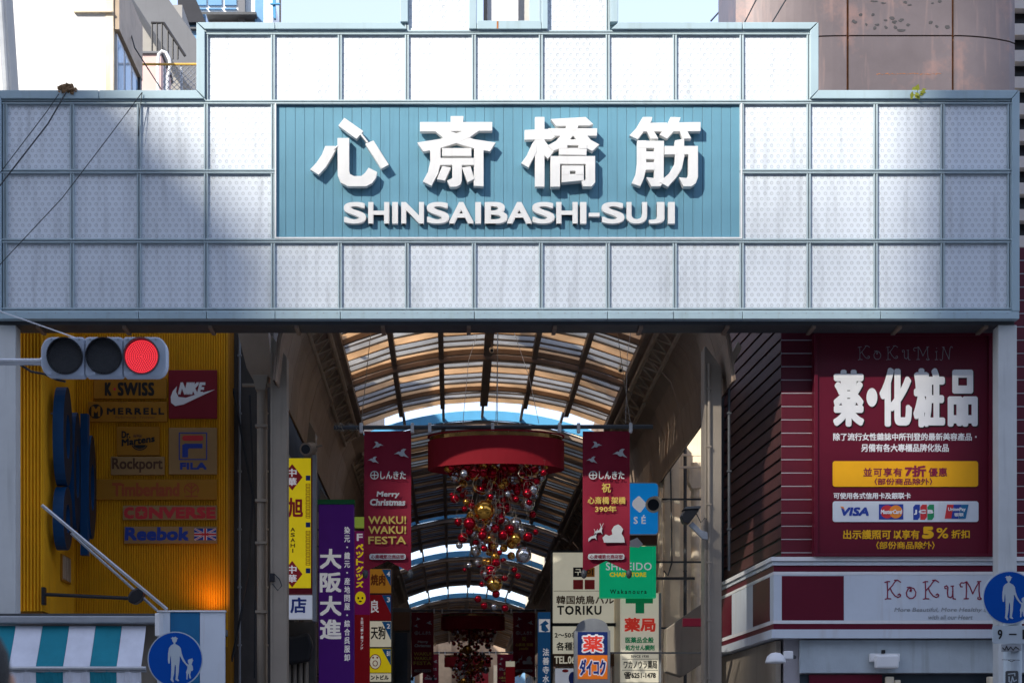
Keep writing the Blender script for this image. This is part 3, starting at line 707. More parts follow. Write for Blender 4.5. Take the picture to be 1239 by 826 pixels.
def glass_building():
    Y = 62.0
    g = thing('glass_office', 'distant office with pale blue windows in a white grid, behind the upper left step', 'building', (X(270, Y), Y, 0))
    part('wall', MB().box(X(236, Y), X(320, Y), Y + .1, Y + 10, -.02, Z(-50, Y)), mt['white'], g)
    for a, b in ((232, 249.5), (252, 268), (271.5, 286)):
        for c, d in ((-40, -22), (-16, 6), (9.5, 11), (15, 21)):
            part('window', MB().box(X(a, Y), X(b, Y), Y + .02, Y + .13, Z(d, Y), Z(c, Y)), mt['glassblue'], g)
    part('pier', MB().box(X(289, Y), X(297, Y), Y - .15, Y + .12, 8, Z(-50, Y)), mt['concgrey'], g)
    part('pier', MB().box(X(309, Y), X(320, Y), Y - .15, Y + .12, 8, Z(-50, Y)), mt['glassblue'], g)
    part('ledge', MB().box(X(246, Y), X(312, Y), Y - .5, Y + .12, Z(25, Y), Z(22, Y)), mt['greydark'], g)
    Y2 = 50.0
    r = thing('dark_roofed_building', 'blue-grey building with a dark mansard roof beyond the stair wall', 'building', (X(225, Y2), Y2, 0))
    part('roof', MB().prism(P2([(215, -30), (222, -30), (236, -3), (249, 27), (225, 27), (215, 10)], Y2), Y2, Y2 + 4), mt['bluegrey'], r)
    part('wall', MB().box(X(205, Y2), X(248, Y2), Y2 + .2, Y2 + 4, 0, Z(14, Y2)), mt['glassblue'], r)
    part('ledge', MB().box(X(205, Y2), X(248, Y2), Y2 + .05, Y2 + .5, Z(34, Y2), Z(32, Y2)), mt['greydark'], r)
    Y3 = 45.0
    t = thing('white_mast', 'white rooftop pylon with blue brackets left of the open sky', 'mast', (X(326, Y3), Y3, 0))
    part('shaft', MB().box(X(319, Y3), X(330, Y3), Y3, Y3 + .5, 0, Z(-50, Y3)), mt['white'], t, bevel=.01)
    part('bracket', MB().prism(P2([(327.5, -50), (334, -50), (334, 10), (334.5, 26), (332, 26)], Y3), Y3 - .2, Y3 - .05), mt['blue_steel'], t)
    part('bracket', MB().box(X(328, Y3), X(340, Y3), Y3 - .25, Y3 - .18, Z(10.5, Y3), Z(9, Y3)), mt['blue_steel'], t)
    part('pipe', MB().tube([(X(339, Y3), Y3, Z(-50, Y3)), (X(339, Y3), Y3, Z(27, Y3))], .025, 6), mt['beamlight'], t)
    t = thing('white_chimney', 'white flue with dark brackets between the open sky and the brown tower', 'chimney', (X(877, 40), 40, 0))
    Y4 = 40.0
    part('flue', MB().tube([(X(877.5, Y4), Y4, 0), (X(877.5, Y4), Y4, Z(-50, Y4))], .14, 14), mt['white'], t)
    for yy in (5, 7.8): part('bracket', MB().box(X(885, Y4), X(890.5, Y4), Y4 - .05, Y4 + .05, Z(yy + .7, Y4), Z(yy - .7, Y4)), mt['greydark'], t)
    part('bracket', MB().box(X(871, Y4), X(877, Y4), Y4 - .2, Y4 - .14, Z(6.6, Y4), Z(5.6, Y4)), mt['printgreen'], t)
    part('stay', MB().tube([(X(860, Y4), Y4, Z(26, Y4)), (X(870, Y4), Y4, Z(15, Y4))], .02, 5), mt['cable'], t)
    # white structure standing in the notch
    Y5 = 32.0
    n = thing('pale_stair_tower', 'pale rendered stair tower seen through the notch in the gate top', 'building', (X(615, Y5), Y5, 0))
    part('wall', MB().box(X(590, Y5), X(627, Y5), Y5, Y5 + 1, 10.7, 17), mt['white'], n)
    part('flank', MB().box(X(627.3, Y5), X(641, Y5), Y5 + .15, Y5 + 1, 10.7, 16.9), mt['louvre'], n)
    part('downpipe', MB().box(X(585, Y5), X(589.6, Y5), Y5 - .1, Y5 + .1, 10.7, 17), mt['bluegrey'], n)
    part('footing', MB().box(X(590, Y5), X(640, Y5), Y5 + .02, Y5 + .9, 10.4, 10.69), mt['concgrey'], n)
glass_building()
# small growths and wires on the gate
def tuft(name, cx, cy, Y, wpx, hpx, m, label, cat, n, leaf):
    mb = MB()
    for k in range(n):
        x = X(cx, Y) + random.gauss(0, .33) * wpx / 81; z = Z(cy, Y) + random.random() * random.random() * hpx / 81; y = Y + random.uniform(-.05, .06)
        a = random.uniform(0, 6.28); l = leaf * random.uniform(.6, 1.3); d = Vector((math.cos(a), random.uniform(-.5, .5), math.sin(a))) * l; e = Vector((-math.sin(a), .2, math.cos(a))) * l * .28
        p = Vector((x, y, z)); mb.add([p - e, p + d * .5 - e * 1.3, p + d, p + d * .5 + e * 1.3], [(0, 1, 2, 3)])
    return solo(name, mb, m, label, cat)
tuft('dry_weed', 82, 111, GY - .01, 13, 9, mt['dryweed'], 'clump of brown dry weeds on the left shoulder of the gate', 'weed', 160, .07)
tuft('green_weed', 1109, 113, GY - .04, 8, 6, mt['weed'], 'small yellow-green weed on the right shoulder of the gate', 'weed', 14, .1)
def cable(name, pts, r, m, label, cat='cable', sag=0):
    return solo(name, MB().tube(pts, r, 5), m, label, cat)
def ray(l, Y=GY - .06): return [(X(a, Y + dy), Y + dy, Z(b, Y + dy)) for a, b, dy in l]
cable('wire', ray([(80, 112, 0), (58, 150, -.2), (2, 222, -.5), (-30, 262, -.7)]), .011, mt['cable'], 'thick dark wire from the dry weeds down to the left edge')
cable('wire', ray([(71, 114, 0), (56, 136, -.2), (1, 208, -.6), (-30, 247, -.8)]), .007, mt['cable'], 'thin dark wire just left of the thick one by the dry weeds')
cable('wire', ray([(172, 112, 0), (130, 168, -.3), (75, 240, -.6), (-30, 352, -.9)]), .007, mt['cable'], 'long thin wire crossing three rows of panels to the lower left')
cable('wire', ray([(172, 112, 0), (169, 135, -.01), (167, 165, 0)]), .006, mt['cable'], 'short loose wire hanging straight down beside the long one')
cable('wire', [(X(195, 30.3), 30.3, Z(108, 30.3)), (X(163, 31), 31, Z(58, 31)), (X(142, 32), 32, Z(-20, 32))], .012, mt['cable'], 'dark wire running up past the window of the white building')
cable('wire', [(X(897, 28), 28, Z(35, 28)), (X(921, 28.4), 28.4, Z(-12, 28.4))], .012, mt['cable'], 'left one of two slanting cables before the brown tower')
cable('wire', [(X(929, 28), 28, Z(36, 28)), (X(958, 28.4), 28.4, Z(-12, 28.4))], .012, mt['cable'], 'right one of two slanting cables before the brown tower')

# ================================================================ LEFT: YELLOW SHOE SHOP
def shop_left():
    Y0, Y1 = 27.0, 29.2; xa = X(52, Y0); xb = X(276, Y1); z0 = Z(739, Y0)
    g = thing('yellow_shop_building', 'shop building clad in yellow corrugated sheet under the left of the gate', 'building', ((xa + xb) / 2, Y0, 0))
    part('front_sheet', MB().corrug((X(19, Y0), Y0), (xa, Y0), z0, 10.2, .052, .034, (0, -1)), mt['orange'], g)
    part('side_sheet', MB().corrug((xa, Y0), (xa, Y1), z0, 10.2, .046, .02, (1, 0)), mt['orange'], g)
    part('rear_sheet', MB().corrug((xa, Y1), (xb, Y1), z0 - .4, 10.2, .042, .032, (0, -1)), mt['orange'], g)
    part('wall', MB().box(X(-40, Y0), xa - .03, Y0 + .03, Y1 + .5, .1, 10.2), mt['orange2'], g)
    part('wall', MB().box(xa - .02, xb, Y1 + .03, Y1 + .55, .1, 10.2), mt['orange2'], g)
    part('corner_trim', MB().box(xb - .03, xb + .03, Y1 - .03, Y1 + .56, .1, 10.2), mt['orange2'], g)
    # flat roof of the porch below and its striped fascia
    Yf = 26.1
    part('porch_roof', MB().box(X(-40, Yf), X(276, Y1), Yf + .02, Y1, Z(741, Yf) - .12, Z(741, Yf) - .02), mt['grey'], g)
    for a, b, m in ((190, 205.6, 'fascia'), (206, 241.6, 'blueface'), (242, 272, 'fascia')):
        part('fascia_panel', MB().box(X(a, Yf), X(b, Yf), Yf, Yf + .08, 2.6, Z(740, Yf)), mt[m], g, bevel=.004, label='blue fascia panel' if m == 'blueface' else 'pale grey fascia panel')
    part('fascia_trim', MB().box(X(190, Yf), X(273, Yf), Yf - .02, Yf + .1, Z(740, Yf) + .002, Z(738, Yf)), mt['white'], g)
    part('fascia_panel', MB().box(X(160, Yf), X(189.5, Yf), Yf + .05, Yf + .1, 2.6, Z(755, Yf)), mt['column'], g)
    part('shop_glass', MB().box(X(-40, Yf), X(272, Yf), Yf + .4, Yf + .45, .13, 2.58), mt['glassdark'], g)
    # louvred vent on the flank
    vt = part('vent', MB().box(xa + .022, xa + .05, 28.1, 28.75, Z(704, 28.4), Z(672, 28.4)), mt['orange2'], g)
    for k in range(5): part('vent_slat', MB().box(xa + .05, xa + .066, 28.15 + k * .12, 28.19 + k * .12, Z(702, 28.4), Z(674, 28.4)), mt['beamlight'], vt)
    return Y1
SY = shop_left()
def board(name, label, x0, x1, y0, y1, Y, m, thick=.05, r=0, cat='sign', group=None, bevel=.006):
    t = thing(name, label, cat, (X((x0 + x1) / 2, Y), Y, Z(y1, Y)), group)
    if r: part('panel', MB().prism(P2(rrect(x0, x1, y0, y1, r), Y), Y, Y + thick), m, t, bevel=bevel)
    else: part('panel', MB().pbox(x0, x1, y0, y1, Y, thick), m, t, bevel=bevel)
    return t
Y = SY - .09; GRP = 'shoe brand signs on the yellow wall'
e = .003
t = board('brand_sign', 'ochre sign with heavy black capitals, right under the traffic light', 113, 201.5, 457, 482, Y, mt['orange2'], group=GRP)
text(t, 'K', 126.5, 135.5, 462, 479, Y - e, mt['printblack'], 1.1, res=3); text(t, 'SWISS', 142, 187, 462, 479, Y - e, mt['printblack'], 1.1, res=3, spc=1.1); flat(t, 'lettering', [ell(138.8, 470.5, 1.7, 1.9, 12)], Y - e, mt['printred'])
t = board('brand_sign', 'ochre sign with wide black capitals and a round black M emblem', 106.5, 202, 486, 510, Y, mt['orange2'], group=GRP)
flat(t, 'emblem', [ell(116, 497.5, 8.6, 8.8, 28)], Y - e, mt['printblack']); text(t, 'M', 110.5, 121.5, 491, 504, Y - e - .006, mt['orange2'], .9)
text(t, 'MERRELL', 129, 199, 493, 501.5, Y - e, mt['printblack'], .7, spc=1.25); text(t, 'Performance · Footwear', 140, 188, 503, 506, Y - e, mt['printbrown'])
t = board('brand_sign', 'red square sign with a white swoosh', 204, 262.5, 447.5, 506, Y, mt['redsign'], group=GRP)
text(t, 'NIKE', 215, 249, 462, 477.5, Y - e, mt['whiteprint'], 1.2, shear=.35, res=3)
sw = [(206.5, 480), (209, 473), (214, 467), (213, 474), (216, 480), (225, 481), (240, 476), (260, 471), (240, 480.5), (222, 489), (212, 491), (207, 487)]
flat(t, 'emblem', [sw], Y - e - .004, mt['whiteprint'])
t = board('brand_sign', 'small ochre sign with arched black script over a black curve', 141, 193, 516, 550.5, Y, mt['orange2'], group=GRP)
def arch(px, py): return px, py - 5.5 * ((px - 147) / 40)
text(t, 'Dr.', 147, 158, 521, 530, Y - e, mt['printblack'], .5); text(t, 'Martens', 147, 187.5, 531, 540, Y - e, mt['printblack'], .6, tf=arch); text(t, 'AirWair', 161, 172, 525, 529, Y - e, mt['printbrown'], .2)
flat(t, 'emblem', strokes([ell(169, 536, 9.5, 8, 12, 20, 160)], 1.2) + [ell(169, 538, 7.5, 4.5, 14, 0, 180)], Y - e, mt['printblack'])
t = board('brand_sign', 'dull cream sign with thin brown lettering left of the boxed F sign', 134, 199, 552, 574, Y, mt['creamsign'], group=GRP)
def serif(t_, body, x0, x1, y0, y1, Y_, m, bold): return text(t_, body, x0, x1, y0, y1, Y_, m, bold, res=3)
serif(t, 'Rockport', 135.5, 197, 553.5, 571.5, Y - e, mt['printbrown'], .55)
t = board('brand_sign', 'cream square sign with a boxed red and blue F', 204, 262.5, 517, 573.5, Y, mt['creamsign'], group=GRP)
flat(t, 'emblem', strokes([[(217, 523.5), (250, 523.5), (250, 555.5), (217, 555.5), (217, 523.5)]], 1.3) + [[(220.5, 547), (220.5, 538), (224, 536.5), (245, 536.5), (245, 542), (229, 542), (227.5, 543.5), (227.5, 553), (220.5, 553)]], Y - e, mt['printblue'])
flat(t, 'emblem', [rrect(220.5, 246, 526.5, 533, 3)], Y - e, mt['printred'])
text(t, 'FILA', 217.5, 250.5, 559, 568, Y - e, mt['printblue'], .9)
t = board('brand_sign', 'long ochre sign with rust lettering and a round tree emblem', 115, 262.5, 579.5, 604, Y, mt['orange2'], group=GRP)
serif(t, 'Timberland', 135.5, 217.5, 583.5, 600.5, Y - e, mt['printrust'], 1.0)
tree = strokes([[(231.5, 600), (231.5, 586)], [(231.5, 596), (225, 591)], [(231.5, 596), (238, 591)], [(231.5, 591), (227, 586.5)], [(231.5, 591), (236, 586.5)], [(224, 600), (239, 600)]], 1.4) + strokes([ell(231.5, 592, 8.5, 7.5, 18, 150, 390)], 1.2)
flat(t, 'emblem', tree, Y - e, mt['printrust'])
t = board('brand_sign', 'narrow sign with red capitals and a star in the O', 148.5, 262.5, 611, 628.5, Y, mt['creamsign'], group=GRP)
text(t, 'C', 149.5, 162.5, 612.5, 627.5, Y - e, mt['printred'], 1.5); text(t, 'NVERSE', 179.5, 261.5, 612.5, 627.5, Y - e, mt['printred'], 1.5)
flat(t, 'lettering', [rrect(163.5, 178.5, 612.5, 627.5, 4)], Y - e, mt['printred'])
star = [(171 + (5.2 if k % 2 == 0 else 2.1) * math.sin(R(36 * k)), 620.2 - (5.2 if k % 2 == 0 else 2.1) * math.cos(R(36 * k))) for k in range(10)]
flat(t, 'emblem', [star], Y - e - .004, mt['creamsign'])
t = board('brand_sign', 'lowest sign of the yellow wall, blue lettering beside a small union flag', 150, 262.5, 636.5, 657, Y, mt['creamsign'], group=GRP)
text(t, 'Reebok', 150.5, 229, 637, 654, Y - e, mt['printblue'], 1.3, shear=.05)
fx0, fx1, fy0, fy1 = 235, 261.5, 639, 653
flat(t, 'flag', [[(fx0, fy0), (fx1, fy0), (fx1, fy1), (fx0, fy1)]], Y - e, mt['printblue'])
flat(t, 'flag_cross', strokes([[(fx0 + 1, fy0 + .6), (fx1 - 1, fy1 - .6)], [(fx0 + 1, fy1 - .6), (fx1 - 1, fy0 + .6)]], 2) + [[(fx0, 643.8), (fx1, 643.8), (fx1, 648.2), (fx0, 648.2)], [(246, fy0), (250.5, fy0), (250.5, fy1), (246, fy1)]], Y - e - .004, mt['whiteprint'])
flat(t, 'flag_cross', strokes([[(fx0 + 1, fy0 + .6), (fx1 - 1, fy1 - .6)], [(fx0 + 1, fy1 - .6), (fx1 - 1, fy0 + .6)]], .7) + [[(fx0, 644.9), (fx1, 644.9), (fx1, 647.1), (fx0, 647.1)], [(247.1, fy0), (249.4, fy0), (249.4, fy1), (247.1, fy1)]], Y - e - .009, mt['printred'])

# blue channel letters on the flank, seen edge-on
def blade():
    xa = X(52, 27.0)
    g = thing('blue_letter_sign', 'big blue three-dimensional letters seen edge-on on the yellow side wall', 'sign', (xa + .1, 28, Z(666, 27.4)))
    def letter(yc, zc, ry, rz, xo, dp, hole=True):
        # a ring-shaped letter whose face looks along +x
        mb = MB(); n = 28; pr = []
        for k in range(n):
            a = 2 * math.pi * k / n; pr.append((math.cos(a), math.sin(a)))
        for sx in (0, 1):
            for f_ in (1., .45):
                for c, s in pr: mb.v.append((xo + sx * dp, yc + ry * f_ * c, zc + rz * f_ * s))
        def q(s_, f_, k): return (s_ * 2 + f_) * n + k % n
        fa = MB(); fa.v = list(mb.v)
        for k in range(n):
            mb.f += [(q(0, 0, k), q(0, 0, k + 1), q(1, 0, k + 1), q(1, 0, k)), (q(0, 1, k), q(1, 1, k), q(1, 1, k + 1), q(0, 1, k + 1))]
            fa.f += [(q(1, 0, k), q(1, 0, k + 1), q(1, 1, k + 1), q(1, 1, k)), (q(0, 0, k), q(0, 1, k), q(0, 1, k + 1), q(0, 0, k + 1))]
        a = part('letter', mb, mt['bluedark'], g); part('letter_face', fa, mt['bluegrey'], a)
    Y0 = 27.45
    letter(Y0, Z(528, Y0), .33, .78, xa + .12, .17)
    letter(Y0, Z(627, Y0), .33, .50, xa + .12, .17)
    letter(Y0 + .62, Z(562, Y0), .28, .95, xa + .17, .14)
    letter(Y0 + 1.15, Z(575, Y0), .30, .85, xa + .22, .22)
    part('letter', MB().box(xa + .30, xa + .42, Y0 + .85, Y0 + 1.0, Z(671, 28.3), Z(500, 28.3)), mt['bluedark'], g)
    for zz in (Z(500, Y0), Z(622, Y0)): part('stay', MB().tube([(xa, Y0, zz), (xa + .14, Y0, zz)], .015, 6), mt['steel'], g)
blade()
# awning
def awning():
    Ya = 25.75
    g = thing('striped_awning', 'teal and white striped awning under the yellow wall', 'awning', (X(80, Ya), Ya, Z(826, Ya)))
    part('cassette', MB().box(X(-45, Ya), X(189, Ya), Ya, Ya + .34, Z(753.5, Ya), Z(744.5, Ya)), mt['grey'], g, bevel=.02)
    part('cassette_end', MB().box(X(187.6, Ya), X(193, Ya), Ya - .02, Ya + .36, Z(769, Ya), Z(741.5, Ya)), mt['white'], g, bevel=.01)
    part('cassette_lid', MB().box(X(-45, Ya), X(187, Ya), Ya + .03, Ya + .33, Z(744.2, Ya), Z(741.5, Ya)), mt['greydark'], g)
    yb = Ya - .33; zt = Z(756, Ya); zb = Z(807, yb)
    edges = [-49, -16, 17, 49.5, 82, 114, 146, 175.5]
    for k in range(7):
        a, b = X(edges[k], Ya), X(edges[k + 1], Ya); m = mt['awn_teal'] if k % 2 == 0 else mt['awn_white']; m = mt['awn_teal'] if k in (0, 2, 4) else mt['awn_white'] if k in (1, 3, 5) else m
        if k == 6: m = mt['awn_white']
        mats = ['awn_white', 'awn_teal', 'awn_white', 'awn_teal', 'awn_white', 'awn_teal', 'awn_white']
        m = mt[mats[k]]
        mb = MB(); n = 8
        for i in range(n + 1):
            s_ = i / n; y = Ya + .1 + (yb - Ya - .1) * s_; z = zt + (zb - zt) * s_ - .02 * math.sin(math.pi * s_)
            mb.v += [(a + .002, y, z), (b - .002, y, z), (a + .002, y + .006, z - .004), (b - .002, y + .006, z - .004)]
        for i in range(n):
            o = 4 * i; mb.f += [(o, o + 4, o + 5, o + 1), (o + 2, o + 3, o + 7, o + 6)]
        part('awning_stripe', mb, m, g, label=('teal' if 'teal' in mats[k] else 'white') + ' awning stripe')
        mb = MB(); nx = 8
        for i in range(nx + 1):
            x = a + (b - a) * i / nx; wv = .012 * math.sin(i * 1.3 + k * 2.1)
            mb.v += [(x, yb + .01 + wv, zb - .03), (x, yb + .04 - wv * 1.6, zb - .36)]
        for i in range(nx): o = 2 * i; mb.f.append((o, o + 1, o + 3, o + 2))
        part('valance', mb, m, g)
    part('front_rail', MB().tube([(X(-49, yb), yb, zb - .01), (X(176.5, yb), yb, zb - .01)], .028, 8), mt['steel'], g)
    part('front_rail', MB().tube([(X(-49, yb), yb + .02, zb - .05), (X(176.5, yb), yb + .02, zb - .05)], .02, 8), mt['grey'], g)
awning()
Yp = 26.0
cable('banner_pole', [(X(50.5, Yp), Yp, Z(611, Yp)), (X(202, Yp), Yp, Z(737, Yp))], .028, mt['steel'], 'bare silver pole slanting across the yellow recess', 'pole')
cable('banner_stay', [(X(86, 27.2), 27.2, Z(645, 27.2)), (X(190, 26.9), 26.9, Z(738, 26.9))], .022, mt['grey'], 'thin dark stay just behind the slanting silver pole', 'pole')
g = thing('floodlight', 'black floodlight on a long horizontal arm over the awning', 'lamp', (X(52, 26.9), 26.9, Z(722, 26.9)))
Yl = 26.9
part('arm', MB().tube([(X(52, Yl), Yl, Z(718.5, Yl)), (X(160, Yl), Yl, Z(723.5, Yl))], .028, 8), mt['black'], g)
part('bracket', MB().box(X(50.5, Yl), X(54.5, Yl), Yl - .03, Yl + .1, Z(731, Yl), Z(710, Yl)), mt['black'], g)
part('lamp_head', MB().prism(P2([(156, 722), (160, 715), (168, 711), (174, 712), (175.5, 718), (171, 727), (164, 731), (157, 729)], Yl), Yl - .14, Yl + .12), mt['black'], g, bevel=.03)
# the small lit uplighter at the foot of the yellow wall
g = thing('uplighter', 'small lit uplighter glowing orange at the foot of the yellow wall', 'lamp', (X(240, 28.9), 28.75, Z(742, 28.75)))
part('housing', MB().box(X(236, 28.75), X(245, 28.75), 28.7, 28.82, Z(750, 28.75), Z(743, 28.75)), mt['black'], g)
lm = bpy.data.materials.new('warm_lamp_glass'); lm.use_nodes = True; lm.node_tree.nodes['Principled BSDF'].inputs['Emission Color'].default_value = (1, .45, .12, 1); lm.node_tree.nodes['Principled BSDF'].inputs['Emission Strength'].default_value = 3
part('lamp_glass', MB().box(X(237, 28.75), X(244, 28.75), 28.72, 28.80, Z(743, 28.75) + .002, Z(742.4, 28.75)), lm, g)
ld = bpy.data.lights.new('uplighter_light', 'SPOT'); ld.energy = 11; ld.color = (1, .42, .10); ld.spot_size = R(150); ld.spot_blend = 1; ld.shadow_soft_size = .04
lo = bpy.data.objects.new('uplighter_light', ld); COL.objects.link(lo); lo.location = (X(254, 28.75), 28.80, Z(740.5, 28.75)); lo.rotation_euler = Vector((0, .22, 1)).to_track_quat('-Z', 'Y').to_euler()

# ================================================================ ROAD SIGNS, TRAFFIC LIGHT
MAN = [(0, -27), (2.2, -28), (3.8, -26.6), (5.6, -25.8), (4.2, -25.2), (3.6, -22.4), (1.9, -20.6), (2.2, -19.2), (6.5, -16.8), (8.6, -14), (9.6, -8), (12, -1.5), (14.5, 2.6), (13.6, 4.2), (11.2, 1.6), (8.0, -4.4), (7.4, -5), (7.2, 1), (6.6, 6), (6.2, 14), (4.8, 22), (6.8, 24.5), (5.4, 25.2), (2.2, 23.5), (2.6, 20), (2.8, 8), (2.0, 4.4), (1.2, 8), (.6, 16), (-.8, 22), (.4, 25.5), (-.6, 26.6), (-3.6, 23.6), (-3.0, 20), (-2.6, 10), (-2.9, 1), (-3.2, -6), (-4.0, -3), (-4.6, 3.8), (-6.2, 4.0), (-6.8, 0), (-6.6, -8), (-5.4, -14.6), (-3.0, -17.6), (.0, -19.2), (-.0, -20.6), (-1.5, -22.6), (-2.0, -25.2), (-3.6, -26.4), (-2.0, -26.6), (-1.4, -27.8)]
KID = [(14.4, 3.0), (17.4, 5.4), (18.4, 4.8), (17.2, 2.6), (17.0, 0), (18.6, -1.2), (21.2, -1.8), (22.2, -2.4), (22.6, -.6), (23.6, -.2), (22.8, 1.4), (22.0, 3.6), (21.4, 4.8), (23.0, 8), (23.2, 11.6), (21.8, 13.2), (20.6, 12.6), (20.4, 14.6), (19.8, 17), (20.8, 21.4), (19.6, 22.2), (18.6, 20.4), (18.2, 16), (17.4, 16), (16.6, 19.6), (16.6, 22.8), (15.2, 23), (15.4, 20.2), (15.4, 16.4), (14.8, 14.4), (16.4, 10), (16.6, 7.6), (13.6, 4.4)]
def road_sign(cx, cy, r, Y, label, plate=False):
    g = thing('pedestrian_sign', label, 'road sign', (X(cx, Y), Y, 0.13), 'round blue pedestrian signs')
    k = r / 33.
    n = 48
    part('rim', MB().disc(X(cx, Y), Z(cy, Y), r * Y / FPX, Y, Y + .02, n), mt['signfig'], g)
    part('face', MB().disc(X(cx, Y), Z(cy, Y), (r - 1.3) * Y / FPX, Y - .003, Y + .001, n), mt['signblue'], g)
    flat(g, 'pictogram', [[(cx - 2 + a * k, cy + 1 + b * k) for a, b in MAN]], Y - .008, mt['signfig'], .004)
    flat(g, 'pictogram', [[(cx - 2 + a * k, cy + 1 + b * k) for a, b in KID]], Y - .008, mt['signfig'], .004)
    px0 = cx + (7 if plate else 0)
    if plate:
        part('plate', MB().prism(P2(rrect(1201, 1262, 756.5, 778, 3), Y), Y, Y + .015), mt['signfig'], g)
        text(g, '9', 1207, 1213, 761, 773, Y - .003, mt['printblack'], .45, res=3); flat(g, 'lettering', [[(1221, 766), (1230, 766), (1230, 767.6), (1221, 767.6)]], Y - .004, mt['printblack'])
        text(g, '1', 1237, 1241, 761, 773, Y - .003, mt['printblack'], .45, res=3)
    pole = part('pole', MB().tube([(X(px0 - (3 if plate else 0), Y + .12), Y + .13, .13), (X(px0 - (3 if plate else 0), Y + .12), Y + .13, Z(cy + (-5 if plate else 0), Y))], (.098 if plate else .035), 18), mt['concrete'] if plate else mt['steel'], g)
    part('clamp', MB().box(X(cx - 5, Y), X(cx + 5, Y), Y + .02, Y + .12, Z(cy + 3, Y), Z(cy - 1, Y)), mt['steel'], g)
    if plate:
        part('sticker', MB().prism(P2(rrect(1217, 1232, 811, 840, 2), Y + .02), Y + .015, Y + .04), mt['greydark'], g)
        flat(g, 'graffiti', strokes([[(1220, 815), (1228, 814), (1228, 817)], [(1221, 818), (1221, 824), (1224, 825), (1225, 818), (1227, 824), (1230, 822)], [(1220, 830), (1230, 829)]], 1.1), Y + .011, mt['signfig'])
        part('band', MB().prism(P2([(1212, 779), (1235, 779), (1235, 787), (1212, 788)], Y + .02), Y + .0, Y + .04), mt['grey'], g)
        flat(g, 'graffiti', strokes([[(1213, 783), (1216, 786), (1218, 781), (1220, 786), (1223, 782), (1226, 786), (1229, 782), (1233, 785)]], .9), Y - .004, mt['printblack'])
        flat(g, 'graffiti', strokes([[(1212.5, 797.5), (1234, 798)], [(1220, 798), (1224, 800), (1228, 798)]], .6), Y + .008, mt['printblack'])
road_sign(212, 797, 33.5, 19.15, 'round blue pedestrian sign in front of the striped awning')
road_sign(1221.5, 722.5, 32.5, 19.3, 'round blue pedestrian sign above a small 9-1 plate at the right edge', True)

def led():
    m = bpy.data.materials.new('red_led_lens'); m.use_nodes = True; t = m.node_tree; N = t.nodes; L = t.links; b = N['Principled BSDF']
    b.inputs['Base Color'].default_value = (.08, .003, .006, 1); b.inputs['Roughness'].default_value = .4
    tc = N.new('ShaderNodeTexCoord'); sp = N.new('ShaderNodeSeparateXYZ'); L.new(tc.outputs['Object'], sp.inputs[0])
    def m_(op, a, b_=None):
        n = N.new('ShaderNodeMath'); n.operation = op
        for i, v in enumerate((a, b_)):
            if v is None: continue
            if isinstance(v, (int, float)): n.inputs[i].default_value = v
            else: L.new(v, n.inputs[i])
        return n.outputs[0]
    r = m_('SQRT', m_('ADD', m_('MULTIPLY', sp.outputs['X'], sp.outputs['X']), m_('MULTIPLY', sp.outputs['Z'], sp.outputs['Z'])))
    st = .0165
    ri = m_('FLOOR', m_('DIVIDE', r, st)); fr = m_('SUBTRACT', m_('FRACT', m_('DIVIDE', r, st)), .5)
    ang = m_('DIVIDE', m_('ARCTAN2', sp.outputs['Z'], sp.outputs['X']), 2 * math.pi)
    nn = m_('ROUND', m_('MULTIPLY', m_('ADD', ri, .5), 6.2)); fa = m_('SUBTRACT', m_('FRACT', m_('MULTIPLY', m_('ADD', ang, 1.0), nn)), .5)
    d = m_('SQRT', m_('ADD', m_('MULTIPLY', fr, fr), m_('MULTIPLY', fa, fa)))
    mr = N.new('ShaderNodeMapRange'); L.new(d, mr.inputs[0]); mr.inputs[1].default_value = .18; mr.inputs[2].default_value = .42; mr.inputs[3].default_value = 1; mr.inputs[4].default_value = 0
    mx = N.new('ShaderNodeMix'); mx.data_type = 'RGBA'; L.new(mr.outputs[0], mx.inputs[0]); mx.inputs[6].default_value = (.24, .0, .008, 1); mx.inputs[7].default_value = (1.0, .06, .075, 1)
    L.new(mx.outputs[2], b.inputs['Emission Color']); b.inputs['Emission Strength'].default_value = 1.0
    return m
mt['led'] = led()
mt['lensdark'] = M('unlit_lens', (.03, .032, .035), .3, 0, .15, 40, bump=.3, bscale=200)
mt['signal'] = M('pale_blue_signal_housing', (.42, .48, .56), .4, 0, .06, 4, streak=.2)
